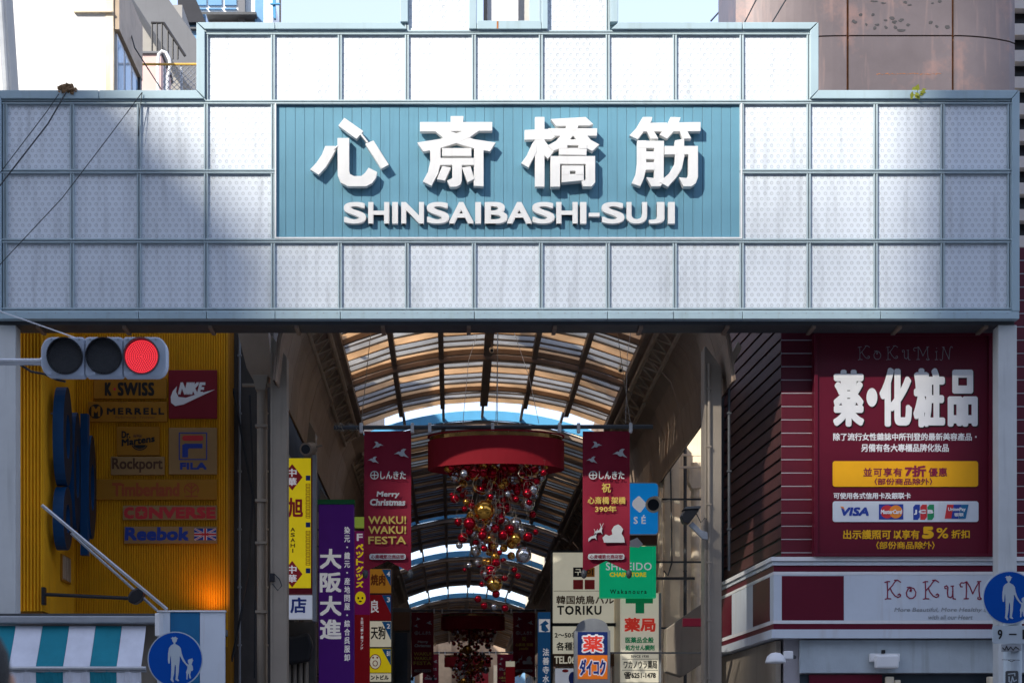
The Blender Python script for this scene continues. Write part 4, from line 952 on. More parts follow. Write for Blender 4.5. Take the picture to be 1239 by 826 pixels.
def signal():
    Y = 14.0; s = Y / FPX
    g = thing('traffic_light', 'horizontal three-lamp traffic light showing red, on an arm at the left', 'traffic light', (X(-150, Y), Y, 0.0))
    zc = Z(431.5, Y)
    y0, y1 = 407.5, 455
    def oct_(x0, x1, l, r):
        cl, cr = (17, 17) if l else (5, 5), (17, 17) if r else (5, 5)
        p = []
        def corner(cx, cy, a, rx, ry, n=5): return [(cx + rx * math.cos(R(a + 90 * k / n)), cy + ry * math.sin(R(a + 90 * k / n))) for k in range(n + 1)]
        rl = 13 if l else 3.5; rr = 13 if r else 3.5; h = 16 if l else 3.5; h2 = 16 if r else 3.5
        p += corner(x1 - rr, y0 + h2, -90, rr, h2); p += corner(x1 - rr, y1 - h2, 0, rr, h2); p += corner(x0 + rl, y1 - h, 90, rl, h); p += corner(x0 + rl, y0 + h, 180, rl, h)
        return p
    for (x0, x1, l, r, cx, lit_) in ((49.5, 102, 1, 0, 79, 0), (102.8, 148.2, 0, 0, 126, 0), (149, 201.5, 0, 1, 171.5, 1)):
        h = part('housing', MB().prism(P2(oct_(x0, x1, l, r), Y), Y, Y + .12), mt['signal'], g, org=(X(cx, Y), Y, zc), bevel=.012)
        c = (X(cx, Y), Y, zc); rr = 20.6 * s
        part('lens', MB().disc(c[0], c[2], rr * .97, Y - .012, Y + .004, 40), mt['led'] if lit_ else mt['lensdark'], h, org=c)
        # hood: a ring that is longer above than below
        mb = MB(); n = 40
        for k in range(n):
            a = 2 * math.pi * k / n; ca, sa = math.cos(a), math.sin(a); L_ = .02 + .045 * max(0, (sa + .55) / 1.55)
            for f_, yy in ((1.0, .0), (1.0, -L_), (1.055, -L_), (1.055, 0)): mb.v.append((c[0] + rr * f_ * ca, Y + yy, c[2] + rr * f_ * sa - (L_ if 0 else 0)))
        for k in range(n):
            for j in range(3):
                a = k * 4 + j; b = ((k + 1) % n) * 4 + j; mb.f.append((a, a + 1, b + 1, b))
        mb.smooth = False
        part('visor', mb, mt['black'] if not lit_ else mt['greydark'], h)
        part('hinge', MB().box(X(x0 + 8, Y), X(x0 + 13, Y), Y - .012, Y, Z(y1 - 2, Y), Z(y1 - 5, Y)), mt['signal'], h)
    part('arm', MB().tube([(X(-150, Y), Y + .08, Z(434.5, Y)), (X(50, Y), Y + .08, Z(435, Y))], .028, 12), mt['steel'], g)
    for cx in (79, 126, 171.5):
        for a_ in (-17, 17):
            part('bolt', MB().disc(X(cx + a_, Y), Z(410.5, Y), .008, Y - .006, Y, 8), mt['grey'], g)
    part('lead', MB().tube([(X(a_, Y), Y + .1, Z(b_, Y)) for a_, b_ in ((20, 437), (34, 446), (50, 449), (66, 456), (76, 458))], .009, 6), mt['cable'], g)
    part('arm_cap', MB().tube([(X(46.5, Y), Y + .08, Z(435, Y)), (X(50.5, Y), Y + .08, Z(435, Y))], .036, 12), mt['steel'], g)
    part('pole', MB().tube([(X(-150, Y), Y + .08, 0.0), (X(-150, Y), Y + .08, Z(395, Y))], .09, 16, .07), mt['steel'], g)
    cable('wire', [(X(-60, Y), Y + .1, Z(349, Y)), (X(0, Y), Y + .1, Z(374, Y)), (X(97, Y), Y + .06, Z(409, Y))], .0045, mt['whiteprint'], 'white stay wire slanting down to the traffic light')
signal()

# ================================================================ RIGHT: MAROON DRUGSTORE
KY = 27.0
C0 = Vector((X(945, KY), KY)); DV = Vector((-.056, 1)).normalized(); NV = Vector((-DV.y, DV.x))   # flank direction, its outward side (-x)
def flankbox(mb, d0, d1, off0, off1, z0, z1):
    a = C0 + DV * d0 + NV * off0; b = C0 + DV * d1 + NV * off0; c = C0 + DV * d1 + NV * off1; d = C0 + DV * d0 + NV * off1
    return mb.vprism([tuple(a), tuple(b), tuple(c), tuple(d)], z0, z1)
def zk(y): return Z(y, KY)
def drugstore():
    xr = X(1500, KY)
    g = thing('drugstore_building', 'drugstore building with maroon plank siding right of the arcade mouth', 'building', (C0.x + 2, KY, 0))
    back = [tuple(C0 - NV * .06 + Vector((0, .06))), (xr, KY + .06), (xr, KY + 4.6), tuple(C0 + DV * 4.5 - NV * .06)]
    part('wall', MB().vprism(back, .1, 9.6), mt['groove'], g)
    part('siding_backing', MB().box(C0.x + .05, xr, KY + .025, KY + .058, zk(676), 9.59), mt['groove'], g)
    mb = MB(); flankbox(mb, .06, 4.4, -.056, -.03, zk(676), 9.59); part('siding_backing', mb, mt['black'], g)
    top, pit = 396. - 16.05 * 6, 16.05
    y = top; k = 0
    while y < 675:
        y1 = min(y + pit - 1.2, 675)
        part('plank', MB().box(C0.x + .004, xr, KY - .005 - (k % 2) * .0, KY + .03, zk(y1), zk(y)), mt['maroon'], g, bevel=.004)
        part('joint_strip', MB().box(C0.x + .004, xr, KY - .009, KY + .01, zk(y1 + 1.05), zk(y1 + .15)), mt['groove'], g)
        mb = MB(); flankbox(mb, .004, 4.2, -.03, .0, zk(y1 - 2.2), zk(y)); part('plank', mb, mt['flank'], g, bevel=.004)
        y += pit; k += 1
    # fascia bands running round the corner
    bands = [(675, 680, 'white', .20), (680.4, 685, 'fascia', .17), (685, 692.5, 'maroonboard', .15), (692.5, 696, 'white', .155), (696, 751, 'fascia', .15), (751, 755, 'white', .155), (755, 762, 'maroonboard', .15), (762, 772.5, 'fascia', .19)]
    for a, b, m, pr in bands:
        part('fascia_band', MB().box(C0.x - .0, xr, KY - pr, KY + .02, zk(b), zk(a) - .0015), mt[m], g)
        mb = MB(); flankbox(mb, -pr + .002, 4.25, 0, pr, zk(b), zk(a) - .0015); part('fascia_band', mb, mt[m], g)
    Yf = KY - .153
    flat(g, 'fascia_block', [[(946, 696.3), (1021, 696.3), (1021, 750.7), (946, 750.7)]], Yf, mt['maroonboard'])
    for d0, d1 in ((.1, 1.25), (2.85, 4.2)):
        mb = MB(); flankbox(mb, d0, d1, .15, .154, zk(750), zk(697)); part('fascia_block', mb, mt['maroonboard'], g)
    # the flank end trim beside the arcade column
    mb = MB(); flankbox(mb, 4.26, 4.36, -.1, .22, zk(774), zk(395)); part('corner_trim', mb, mt['greydark'], g)
    # concrete beam, recess below
    part('beam', MB().box(X(967, KY), xr, KY - .05, KY + .03, zk(814), zk(774)), mt['concrete'], g, bevel=.01)
    mb = MB(); flankbox(mb, .1, 4.2, -.02, .06, zk(830), zk(774)); part('beam', mb, mt['column'], g)
    part('shop_front', MB().box(C0.x + .3, xr, KY + .03, KY + .058, .13, zk(815)), mt['glassdark'], g)
    part('shop_panel', MB().box(X(979, KY), X(1067, KY), KY - .01, KY + .029, .13, zk(815.5)), mt['maroonboard'], g)
    # logo script drawn in strokes
    def logo(t, ox, oy, s, Yl, m, wd, upto=7):
        L = []
        def tr(pl): return [(ox + (a - 185) / s, oy + (b - 70) / s) for a, b in pl]
        K_ = lambda d: [[(203 + d, 80), (206 + d, 145), (205 + d, 205)], [(186 + d, 86), (204 + d, 79), (222 + d, 80)], [(188 + d, 209), (206 + d, 204), (230 + d, 206)], [(278 + d, 68), (262 + d, 78), (240 + d, 110), (207 + d, 147)], [(256 + d, 70), (278 + d, 68), (302 + d, 84)], [(225 + d, 128), (240 + d, 160), (262 + d, 186), (282 + d, 195), (298 + d, 190), (302 + d, 178), (292 + d, 170), (282 + d, 178)]]
        O_ = [[(350, 122), (368, 120), (398, 130), (414, 158), (410, 185), (392, 202), (368, 203), (348, 186), (344, 160), (356, 135), (376, 122)], [(372, 124), (382, 140), (378, 152), (370, 148), (374, 140)]]
        U_ = [[(640, 132), (628, 130), (626, 116), (640, 110), (650, 124), (646, 160), (650, 190), (668, 198), (682, 188), (686, 150), (684, 112)], [(672, 114), (692, 112)], [(684, 150), (688, 205), (706, 208)]]
        M_ = [[(756, 118), (744, 118), (738, 102), (748, 88), (766, 90), (790, 80)], [(784, 80), (786, 145), (783, 204)], [(768, 206), (800, 205)], [(788, 80), (812, 120), (832, 170)], [(832, 170), (856, 120), (880, 80)], [(866, 80), (892, 78)], [(880, 80), (878, 150), (884, 196), (896, 206), (882, 212), (868, 206), (872, 194)]]
        I_ = [[(965, 125), (968, 160), (966, 205)], [(952, 207), (982, 206)], [(955, 128), (975, 124)], [(964, 96), (970, 92)]]
        N_ = [[(1000, 205), (1014, 214), (1026, 200), (1030, 140), (1036, 82)], [(1022, 84), (1044, 80)], [(1040, 84), (1062, 140), (1092, 202)], [(1092, 202), (1096, 140), (1102, 90), (1112, 76), (1124, 80), (1122, 90)]]
        sets = [K_(0), O_, K_(280), U_, M_, I_, N_][:upto]
        for st in sets: part('logo_letter', _ms(strokes([tr(p) for p in st], wd), Yl), m, t)
    def _ms(polys, Yl):
        mb = MB()
        for i, p in enumerate(polys): mb.prism([(X(a, Yl), Z(b, Yl)) for a, b in p], Yl - .0003 * (i % 9), Yl + .004)
        return mb
    logo(g, 1070.5, 701.5, 6.075, Yf - .001, mt['printmaroon'], 1.35)
    text(g, 'More Beautiful, More Healthy and More Happy', 1082, 1250, 734.5, 741, Yf, mt['printgrey'], .12, shear=.2)
    text(g, 'with all our Heart', 1123, 1177, 743.5, 749, Yf, mt['printgrey'], .12, shear=.2)
    # billboard
    BY = 26.78
    b = thing('drugstore_billboard', 'maroon box billboard with white characters, card logos and an amber discount strip', 'billboard', (X(1092, BY), BY, Z(676, BY)))
    part('box', MB().pbox(985.5, 1203, 402.5, 673, BY, .2), mt['maroonboard'], b, bevel=.012)
    for a, c, d_, e_ in ((985.5, 1203, 402.5, 406), (985.5, 1203, 669.5, 673), (985.5, 990, 406, 669.5), (1196.5, 1203, 406, 669.5)):
        part('frame', MB().pbox(a, c, d_, e_, BY - .03, .028), mt['maroonboard'], b, bevel=.006)
    Yt = BY - .004
    logo(b, 1038, 418.3, 8.3 * .99, Yt, mt['printgrey'], .55)
    big = [('薬', 1008, 1045.5, 447, 516), ('化', 1064, 1103.5, 444.5, 516), ('粧', 1105, 1143.5, 445, 517), ('品', 1146.5, 1183, 447, 516)]
    for ch, a, c, d_, e_ in big:
        bo = 2.35
        text(b, ch, a, c, d_, e_, Yt - .02, mt['whiteprint'], bo, res=4, dirs=12, name='letter')
        text(b, ch, a + 1.2, c + 1.4, d_ + 1, e_ + 1.6, Yt, mt['printblack'], bo, res=2, dirs=8, name='letter_shadow')
    flat(b, 'letter', [ell(1055, 480.5, 6.6, 11.3, 24)], Yt - .02, mt['whiteprint']); flat(b, 'letter_shadow', [ell(1056.2, 481.8, 6.6, 11.3, 24)], Yt, mt['printblack'])
    text(b, '除了流行女性雜誌中所刊登的最新美容產品・', 1008, 1182, 523.5, 533, Yt, mt['whiteprint'], .32, res=1)
    text(b, '另備有各大專櫃品牌化妝品', 1042, 1148, 536.5, 546.5, Yt, mt['whiteprint'], .32, res=1)
    part('discount_strip', _ms([rrect(1007.5, 1183.5, 557.5, 588.5, 3)], Yt - .01), mt['yellowboard'], b)
    Yy = Yt - .014
    text(b, '並可享有', 1044.5, 1091.5, 565.5, 576.5, Yy, mt['printmaroon'], .3, spc=1.15, res=1); text(b, '7折', 1094.5, 1121, 562.5, 577, Yy, mt['printmaroon'], .95, res=3); text(b, '優惠', 1123.5, 1146, 565.5, 576.5, Yy, mt['printmaroon'], .3, spc=1.1, res=1)
    text(b, '（部份商品除外）', 1058, 1128, 578, 586.5, Yy, mt['printmaroon'], .25, res=1)
    text(b, '可使用各式信用卡及銀联卡', 1008.5, 1102, 595.5, 603.5, Yt, mt['whiteprint'], .3, res=1)
    part('card_strip', _ms([rrect(1007.5, 1184, 606, 631, 3)], Yt - .01), mt['fascia'], b)
    text(b, 'VISA', 1017.5, 1051.5, 613, 624, Yy, mt['printblue'], .9, shear=.2, res=3); flat(b, 'emblem', [[(1016.3, 612.3), (1020.5, 612.6), (1022, 616.5)]], Yy - .003, mt['printorange'])
    flat(b, 'emblem', [[(1063.5, 609.5), (1093, 609.5), (1093, 628), (1063.5, 628)]], Yy, mt['printblue']); flat(b, 'emblem', [ell(1073.5, 618.7, 8, 8, 24)], Yy - .003, mt['printred']); flat(b, 'emblem', [ell(1084, 618.7, 8, 8, 24)], Yy - .006, mt['printorange'])
    text(b, 'MasterCard', 1065.5, 1091.5, 616, 621.5, Yy - .010, mt['whiteprint'], .3, shear=.15)
    for q, m in ((1105, 'printblue'), (1113.6, 'printred'), (1122.2, 'printgreen')): flat(b, 'emblem', [[(q + 2.5, 610), (q + 8, 610), (q + 8, 625), (q + 5.5, 628.5), (q, 628.5), (q, 613)]], Yy, mt[m])
    text(b, 'JCB', 1105.5, 1129.5, 616, 622.5, Yy - .005, mt['whiteprint'], .6, spc=1.2)
    for q, m in ((1143, 'printred'), (1151, 'printblue'), (1160, 'blueface')): flat(b, 'emblem', [[(q + 3, 610), (q + 12, 610), (q + 8.5, 627), (q, 627)]], Yy - (q - 1143) * .0003, mt[m])
    text(b, 'UnionPay', 1147, 1168.5, 613.5, 619, Yy - .009, mt['whiteprint'], .3); text(b, '银联', 1154.5, 1166, 620, 624.5, Yy - .009, mt['whiteprint'], .2)
    text(b, '出示護照可', 1020, 1078, 640.5, 652, Yt, mt['printyellow'], .4, res=1); text(b, '以享有', 1081, 1112.5, 640.5, 652, Yt, mt['printyellow'], .4, res=1); text(b, '5', 1115.5, 1130, 636.5, 651.5, Yt, mt['printyellow'], 1.5, res=3, dirs=8); text(b, '%', 1133, 1147.5, 638, 651, Yt, mt['printyellow'], .4, res=3); text(b, '折扣', 1151, 1173.5, 640.5, 651, Yt, mt['printyellow'], .4, res=1)
    text(b, '（部份商品除外）', 1060, 1131, 654.5, 664, Yt, mt['printyellow'], .25, res=1)
    # lamps under the fascia
    l = thing('box_lamp', 'white box-shaped lamp on the concrete beam under the drugstore fascia', 'lamp', (X(1070, 26.8), 26.8, Z(808, 26.8)))
    Yl = 26.78
    part('back_plate', MB().pbox(1053, 1089, 790, 800, Yl + .05, .1), mt['white'], l, bevel=.01); part('housing', MB().pbox(1060, 1088, 791.5, 808, Yl - .06, .14), mt['white'], l, bevel=.03); part('sensor', MB().pbox(1067, 1071.5, 785.5, 790, Yl, .06), mt['black'], l, bevel=.01)
    l = thing('dome_lamp', 'white dome floodlight on an arm at the corner under the fascia', 'lamp', (X(945, 26.6), 26.6, Z(802, 26.6)))
    Yl = 26.6
    part('dome', MB().lathe((X(938.5, Yl), Yl, Z(801.5, Yl)), [(.01, .16), (.07, .15), (.13, .10), (.155, .03), (.16, 0), (.14, .0), (.1, .05)], 'z', 24), mt['white'], l)
    part('joint', MB().pbox(949, 960, 787, 797, Yl - .05, .12), mt['white'], l, bevel=.015); part('arm', MB().tube([(X(956, Yl), Yl, Z(792, Yl)), (X(966, Yl), Yl + .3, Z(793, Yl))], .03, 8), mt['black'], l)
    # bundle of pale cables and hardware under the beam
    for i, (a, c, y0, m) in enumerate(((1072, 1082, 818, 'cream'), (1083, 1090, 822, 'cream'), (1195, 1206, 818, 'cream'))):
        solo('cable_box', MB().pbox(a, c, y0, y0 + 14, 26.9, .08), mt[m], ['left one of the cream junction boxes under the beam', 'right one of the paired cream junction boxes under the beam', 'cream junction box under the beam beside the road sign pole'][i], 'junction box', 'cream junction boxes under the beam', bevel=.015)
drugstore()

# ================================================================ ARCADE: COLUMNS, WALLS, ROOF
AX = .69
def arc_column(cx, w, Y, y_top, label, cyl=None):
    g = thing('arcade_column', label, 'column', (cx, Y, .13), 'steel columns of the arcade')
    z = Z(y_top, Y)
    cm = mt[cyl] if cyl else mt['column']
    part('shaft', MB().prism([(cx - w / 2, .13), (cx + w / 2, .13), (cx + w / 2, z - .35), (cx - w / 2, z)], Y, Y + .35), cm, g, bevel=.01)
    part('flange', MB().box(cx - w / 2 - .02, cx - w / 2 + .01, Y - .015, Y + .37, .13, z - .02), cm, g)
    return g
lab = {-1: ['front left taupe column of the arcade mouth', 'second left column behind the yellow sign'], 1: ['front right taupe column beside the maroon siding', 'second right column lit cream behind the front one']}
for s_, cxx, w_, Yc, yt in ((-1, X(338, 27.2), .235, 27.2, 405), (1, X(863.5, 27.2), .25, 27.2, 418)): arc_column(cxx, w_, Yc, yt, lab[s_][0])
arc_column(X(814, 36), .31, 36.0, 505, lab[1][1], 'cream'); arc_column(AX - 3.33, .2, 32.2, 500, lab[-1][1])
for n_, Yc in enumerate((37.2, 42.2, 47.2, 52.2)):
    for s_ in ((-1,) if n_ == 0 else (-1, 1)): arc_column(AX + s_ * 3.4, .22, Yc, 930 - 6 * FPX / Yc, '%s %s column of the arcade' % (['third', 'fourth', 'fifth', 'sixth'][n_], 'left' if s_ < 0 else 'right'))

EX, EZ, RISE = 2.76, 9.2, .55        # half width of the glazed vault, height of its edge, rise to the crown
def vz(u): return EZ + RISE * (1 - u * u)      # u in -1..1
NC = 6
def vault(Y0, Y1, idx, label, fine=True, low=0.):
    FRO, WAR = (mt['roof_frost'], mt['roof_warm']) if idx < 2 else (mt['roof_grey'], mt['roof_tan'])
    g = thing('roof_vault', label, 'roof', (AX, Y0, EZ), 'glazed roof vaults of the arcade')
    us = [-1 + 2 * i / NC for i in range(NC + 1)]
    ns = max(1, round((Y1 - Y0) / 1.4)); pt = (Y1 - Y0) / ns
    frost, warm, purl = (MB(), MB(), MB()) if not fine else (None, None, None)
    for r in range(ns):
        a = Y0 + r * pt
        for c in range(NC):
            x0, x1 = AX + us[c] * EX + .03, AX + us[c + 1] * EX - .03; z0, z1 = vz(us[c]) - low, vz(us[c + 1]) - low
            tilt = random.uniform(-.03, .03)
            # two frosted louvres then an amber one, tilted like open louvre blades
            blades = [(a + .02, a + .46, .03, .02 + tilt * .4, 0), (a + .48, a + .92, .03, .02 + tilt * .4, 0), (a + .94, a + pt - .02, .045, .0, 1)]
            for y0, y1, d0, d1, wm in blades:
                q = [(x0, y0, z0 + d0), (x1, y0, z1 + d0), (x1, y1, z1 + d1), (x0, y1, z0 + d1)]
                q2 = [(p[0], p[1], p[2] + .012) for p in q]
                fs = [(0, 1, 2, 3), (7, 6, 5, 4), (0, 4, 5, 1), (1, 5, 6, 2), (2, 6, 7, 3), (3, 7, 4, 0)]
                if fine: part('roof_pane', MB().add(q + q2, fs), WAR if wm else FRO, g)
                else: (warm if wm else frost).add(q + q2, fs)
            for y in (a + .47, a + .91, a):
                m_ = MB() if fine else purl
                m_.add([(x0 - .03, y - .018, z0 - .012), (x1 + .03, y - .018, z1 - .012), (x1 + .03, y + .018, z1 - .012), (x0 - .03, y + .018, z0 - .012), (x0 - .03, y - .018, z0 + .02), (x1 + .03, y - .018, z1 + .02), (x1 + .03, y + .018, z1 + .02), (x0 - .03, y + .018, z0 + .02)],
                       [(0, 3, 2, 1), (4, 5, 6, 7), (0, 1, 5, 4), (1, 2, 6, 5), (2, 3, 7, 6), (3, 0, 4, 7)])
                if fine: part('purlin', m_, mt['beam'], g)
    if not fine:
        part('roof_pane', frost, FRO, g, kind='stuff'); part('roof_pane', warm, WAR, g, kind='stuff'); part('purlin', purl, mt['beam'], g, kind='stuff')
    # long beams between the columns of panes
    for i, u in enumerate(us):
        w_ = .05 if i not in (0, 3, NC) else .085
        x = AX + u * EX; z = vz(u) - low; part('long_beam', MB().box(x - w_, x + w_, Y0, Y1, z - .10, z + .03), mt['beam'], g)
    # arched cross ribs
    yy = Y0
    while yy <= Y1 + .1:
        mb = MB(); n = 16; b_ = []
        for k in range(n + 1):
            u = -1 + 2 * k / n; x = AX + u * EX; z = vz(u) - low - .03
            mb.v += [(x, yy - .05, z - .07), (x, yy + .05, z - .07), (x, yy + .05, z + .025), (x, yy - .05, z + .025)]
        for k in range(n):
            o = 4 * k
            for j in range(4): mb.f.append((o + j, o + (j + 1) % 4, o + 4 + (j + 1) % 4, o + 4 + j))
        mb.f += [(0, 1, 2, 3), (4 * n + 3, 4 * n + 2, 4 * n + 1, 4 * n)]
        part('arch_rib', mb, mt['beam'], g); yy += 2.8 if fine else 4.2
    # tubular edge trusses
    for s in (-1, 1):
        x = AX + s * (EX + .06)
        for dx, dz, rr in ((0, -.2, .05), (s * .28, -.42, .04)):
            mb = MB(); mb.tube([(x + dx, Y0, EZ - low + dz), (x + dx, Y1, EZ - low + dz)], rr, 8)
            part('truss_tube', mb, mt['beamlight'], g)
        mb = MB(); y = Y0 + .3
        while y < Y1 - .3:
            mb.tube([(x, y, EZ - low - .2), (x + s * .28, y + .35, EZ - low - .42)], .018, 5); mb.tube([(x, y + .7, EZ - low - .2), (x + s * .28, y + .35, EZ - low - .42)], .018, 5); y += .7
        part('truss_web', mb, mt['beamlight'], g)
    return g
vault(28.6, 34.42, 0, 'nearest glazed roof vault right behind the gate')
vault(34.5, 38.9, 1, 'second glazed roof vault, up to the first open strip of sky', low=.05)
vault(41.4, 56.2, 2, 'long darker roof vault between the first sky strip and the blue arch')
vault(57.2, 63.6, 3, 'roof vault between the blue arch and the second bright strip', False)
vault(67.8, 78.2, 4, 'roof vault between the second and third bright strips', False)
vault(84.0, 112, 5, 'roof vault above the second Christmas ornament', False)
def blue_arch(Y, h, label, posts=True):
    g = thing('blue_arch', label, 'arch', (AX, Y, EZ), 'blue steel arches at the open roof strips')
    mb = MB(); n = 20
    for k in range(n + 1):
        u = -1 + 2 * k / n; x = AX + u * EX * 1.02; z = vz(u) + .02
        mb.v += [(x, Y - .05, z), (x, Y + .05, z), (x, Y + .05, z + h), (x, Y - .05, z + h)]
    for k in range(n):
        o = 4 * k
        for j in range(4): mb.f.append((o + j, o + (j + 1) % 4, o + 4 + (j + 1) % 4, o + 4 + j))
    mb.f += [(0, 1, 2, 3), (4 * n + 3, 4 * n + 2, 4 * n + 1, 4 * n)]
    part('arch_band', mb, mt['blue_steel'], g)
    return g
def bars(Y0, Y1, g):
    for u in (-.66, -.33, 0, .33, .66):
        x = AX + u * EX; part('bar', MB().box(x - .03, x + .03, Y0, Y1, vz(u) + .05, vz(u) + .12), mt['steel'], g)
for Ya, Yb, lb in ((39.0, 41.3, 'nearest'), (56.3, 57.1, 'second'), (63.7, 67.7, 'third'), (78.3, 83.9, 'fourth')):
    a = blue_arch(Ya + .05, .1, '%s blue arch, near side of its open roof strip' % lb); b = blue_arch(Yb, .22, '%s blue arch, far side of its open roof strip' % lb); bars(Ya + .1, Yb - .06, a)

# opaque coves between the glazed vault and the columns
def cove(s, Y0, Y1, label, pn):
    g = thing('arcade_cove', label, 'ceiling', (AX + s * 3.0, Y0, 7.4), 'curved brown ceiling coves of the arcade')
    prof = [(2.72, 9.12), (3.0, 8.95), (3.2, 8.6), (3.33, 8.1), (3.4, 7.45)] if s < 0 else [(2.72, 9.12), (3.05, 8.98), (3.35, 8.65), (3.52, 8.1), (3.6, 7.45)]
    n = max(1, round((Y1 - Y0) / pn)); st = (Y1 - Y0) / n
    for k in range(n):
        a, b = Y0 + k * st + .012, Y0 + (k + 1) * st - .012; mb = MB(); 
        for d, z in prof: mb.v += [(AX + s * d, a, z), (AX + s * d, b, z), (AX + s * (d + .03), b, z + .02), (AX + s * (d + .03), a, z + .02)]
        for i in range(len(prof) - 1):
            o = 4 * i
            for j in range(4): mb.f.append((o + j, o + (j + 1) % 4, o + 4 + (j + 1) % 4, o + 4 + j))
        mb.f += [(0, 1, 2, 3), (4 * len(prof) - 1, 4 * len(prof) - 2, 4 * len(prof) - 3, 4 * len(prof) - 4)]
        part('cove_panel', mb, mt['brown'], g)
    mb = MB()
    mb.v = []
    for d, z in prof: mb.v += [(AX + s * (d + .035), Y0, z + .02), (AX + s * (d + .035), Y1, z + .02), (AX + s * (d + .06), Y1, z + .03), (AX + s * (d + .06), Y0, z + .03)]
    for i in range(len(prof) - 1):
        o = 4 * i
        for j in range(4): mb.f.append((o + j, o + (j + 1) % 4, o + 4 + (j + 1) % 4, o + 4 + j))
    part('cove_backing', mb, mt['beam'], g)
for s, nm in ((-1, 'left'), (1, 'right')):
    cove(s, 26.75, 32.2, 'nearest %s brown cove of the arcade ceiling' % nm, 1.09)
    cove(s, 32.25, 56.2, 'long %s brown cove further down the arcade ceiling' % nm, 2.4)
    cove(s, 56.3, 113, 'far %s cove of the arcade ceiling' % nm, 10)
# side walls behind the shop signs
def side_building(s, Y0, Y1, h, x, label, m):
    g = thing('arcade_side_building', label, 'building', (x + s * 3, (Y0 + Y1) / 2, 0))
    part('wall', MB().box(x, x + s * 6, Y0, Y1, .1, h), m, g)
    for k in range(int((Y1 - Y0) / 2.6)):
        for z in (3.6, 6.0):
            y = Y0 + .5 + k * 2.6
            w = part('window', MB().box(x - s * .04, x + s * .01, y, y + 1.6, z, z + 1.3), mt['column'], g)
            part('pane', MB().box(x - s * .05, x - s * .035, y + .08, y + 1.52, z + .08, z + 1.22), mt['glassdark'], w)
    part('ledge', MB().box(x - s * .25, x + s * .01, Y0, Y1, 3.0, 3.3), mt['greydark'], g)
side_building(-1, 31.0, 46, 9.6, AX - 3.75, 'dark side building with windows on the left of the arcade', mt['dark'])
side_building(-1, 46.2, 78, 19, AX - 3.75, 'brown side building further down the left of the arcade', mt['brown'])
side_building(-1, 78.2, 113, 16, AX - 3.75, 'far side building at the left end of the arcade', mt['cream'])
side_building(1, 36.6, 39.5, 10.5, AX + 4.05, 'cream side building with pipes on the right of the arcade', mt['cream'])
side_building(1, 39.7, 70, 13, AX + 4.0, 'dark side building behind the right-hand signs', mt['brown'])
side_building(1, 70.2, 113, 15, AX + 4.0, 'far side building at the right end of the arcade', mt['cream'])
# the narrow dark gap wall, drain pipe, transfer beam on the left
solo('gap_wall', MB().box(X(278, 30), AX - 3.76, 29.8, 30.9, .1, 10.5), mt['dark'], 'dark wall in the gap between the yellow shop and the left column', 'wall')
g = thing('drain_pipe', 'grey drain pipe with a square hopper left of the front left column', 'pipe', (X(316, 27.6), 27.6, .13))
part('pipe', MB().tube([(X(316.5, 27.6), 27.6, .13), (X(316.5, 27.6), 27.6, Z(472, 27.6))], .072, 12), mt['column'], g)
part('hopper', MB().prism(P2([(306, 455), (325, 455), (322, 473), (310, 473)], 27.6), 27.5, 27.72), mt['column'], g, bevel=.01)
for yy in (516, 606, 657, 740): part('clamp', MB().box(X(309.5, 27.6), X(323.5, 27.6), 27.5, 27.66, Z(yy + 1.5, 27.6), Z(yy - 1.5, 27.6)), mt['column'], g)
part('support', MB().box(X(293, 27.6), X(332, 27.6), 27.58, 27.66, Z(467, 27.6), Z(464, 27.6)), mt['column'], g)
solo('transfer_beam', MB().prism(P2([(284, 392), (322, 392), (328, 452), (305, 456), (296, 440)], 27.5), 27.75, 28.15), mt['brown'], 'brown tapered beam end above the drain pipe', 'beam')
cable('wire', [(X(282, 29.6), 29.6, Z(470, 29.6)), (X(306, 29.5), 29.5, Z(600, 29.5)), (X(300, 29.4), 29.4, Z(700, 29.4)), (X(280, 29.4), 29.4, Z(800, 29.4))], .02, mt['cable'], 'black cable drooping down the dark gap wall')
cable('wire', [(X(302, 29.5), 29.5, Z(478, 29.5)), (X(309, 29.5), 29.5, Z(640, 29.5)), (X(308, 29.5), 29.5, Z(820, 29.5))], .015, mt['cable'], 'straight black cable on the dark gap wall near the drain pipe')
solo('junction_box', MB().pbox(325.5, 332, 693, 703, 27.1, .08), mt['black'], 'small black junction box on the front left column', 'box', bevel=.01)
cable('wire', [(X(332, 27.12), 27.12, Z(694, 27.12)), (X(338, 27.05), 27.05, Z(700, 27.05)), (X(341, 27.05), 27.05, Z(708, 27.05)), (X(336, 27.05), 27.05, Z(714, 27.05)), (X(330, 27.1), 27.1, Z(706, 27.1))], .008, mt['cable'], 'looped thin wire at the black box on the left column')
# pipes and hardware on the right
def vpipe(px, Y, r, y0, y1, m, label, hop=None):
    g = thing('drain_pipe', label, 'pipe', (X(px, Y), Y, Z(y1, Y)))
    part('pipe', MB().tube([(X(px, Y), Y, Z(y1, Y)), (X(px, Y), Y, Z(y0, Y))], r, 12), m, g)
    yy = y0 + 40
    while yy < y1: part('clamp', MB().tube([(X(px, Y), Y, Z(yy + 1.5, Y)), (X(px, Y), Y, Z(yy, Y))], r * 1.18, 12), m, g); yy += 75
    if hop: part('hopper', MB().prism(P2(hop, Y), Y - .14, Y + .14), m, g, bevel=.015)
vpipe(842, 35.6, .10, 560, 1010, mt['creampipe'], 'fat cream drain pipe with a square hopper between the right columns', [(832, 566), (853, 566), (851, 585), (847, 592), (836, 592), (832, 584)])
vpipe(829, 35.5, .035, 500, 1010, mt['greydark'], 'thin rusty pipe just left of the fat cream pipe')
vpipe(800, 35.8, .04, 590, 1010, mt['creampipe'], 'thin cream pipe left of the second right column')
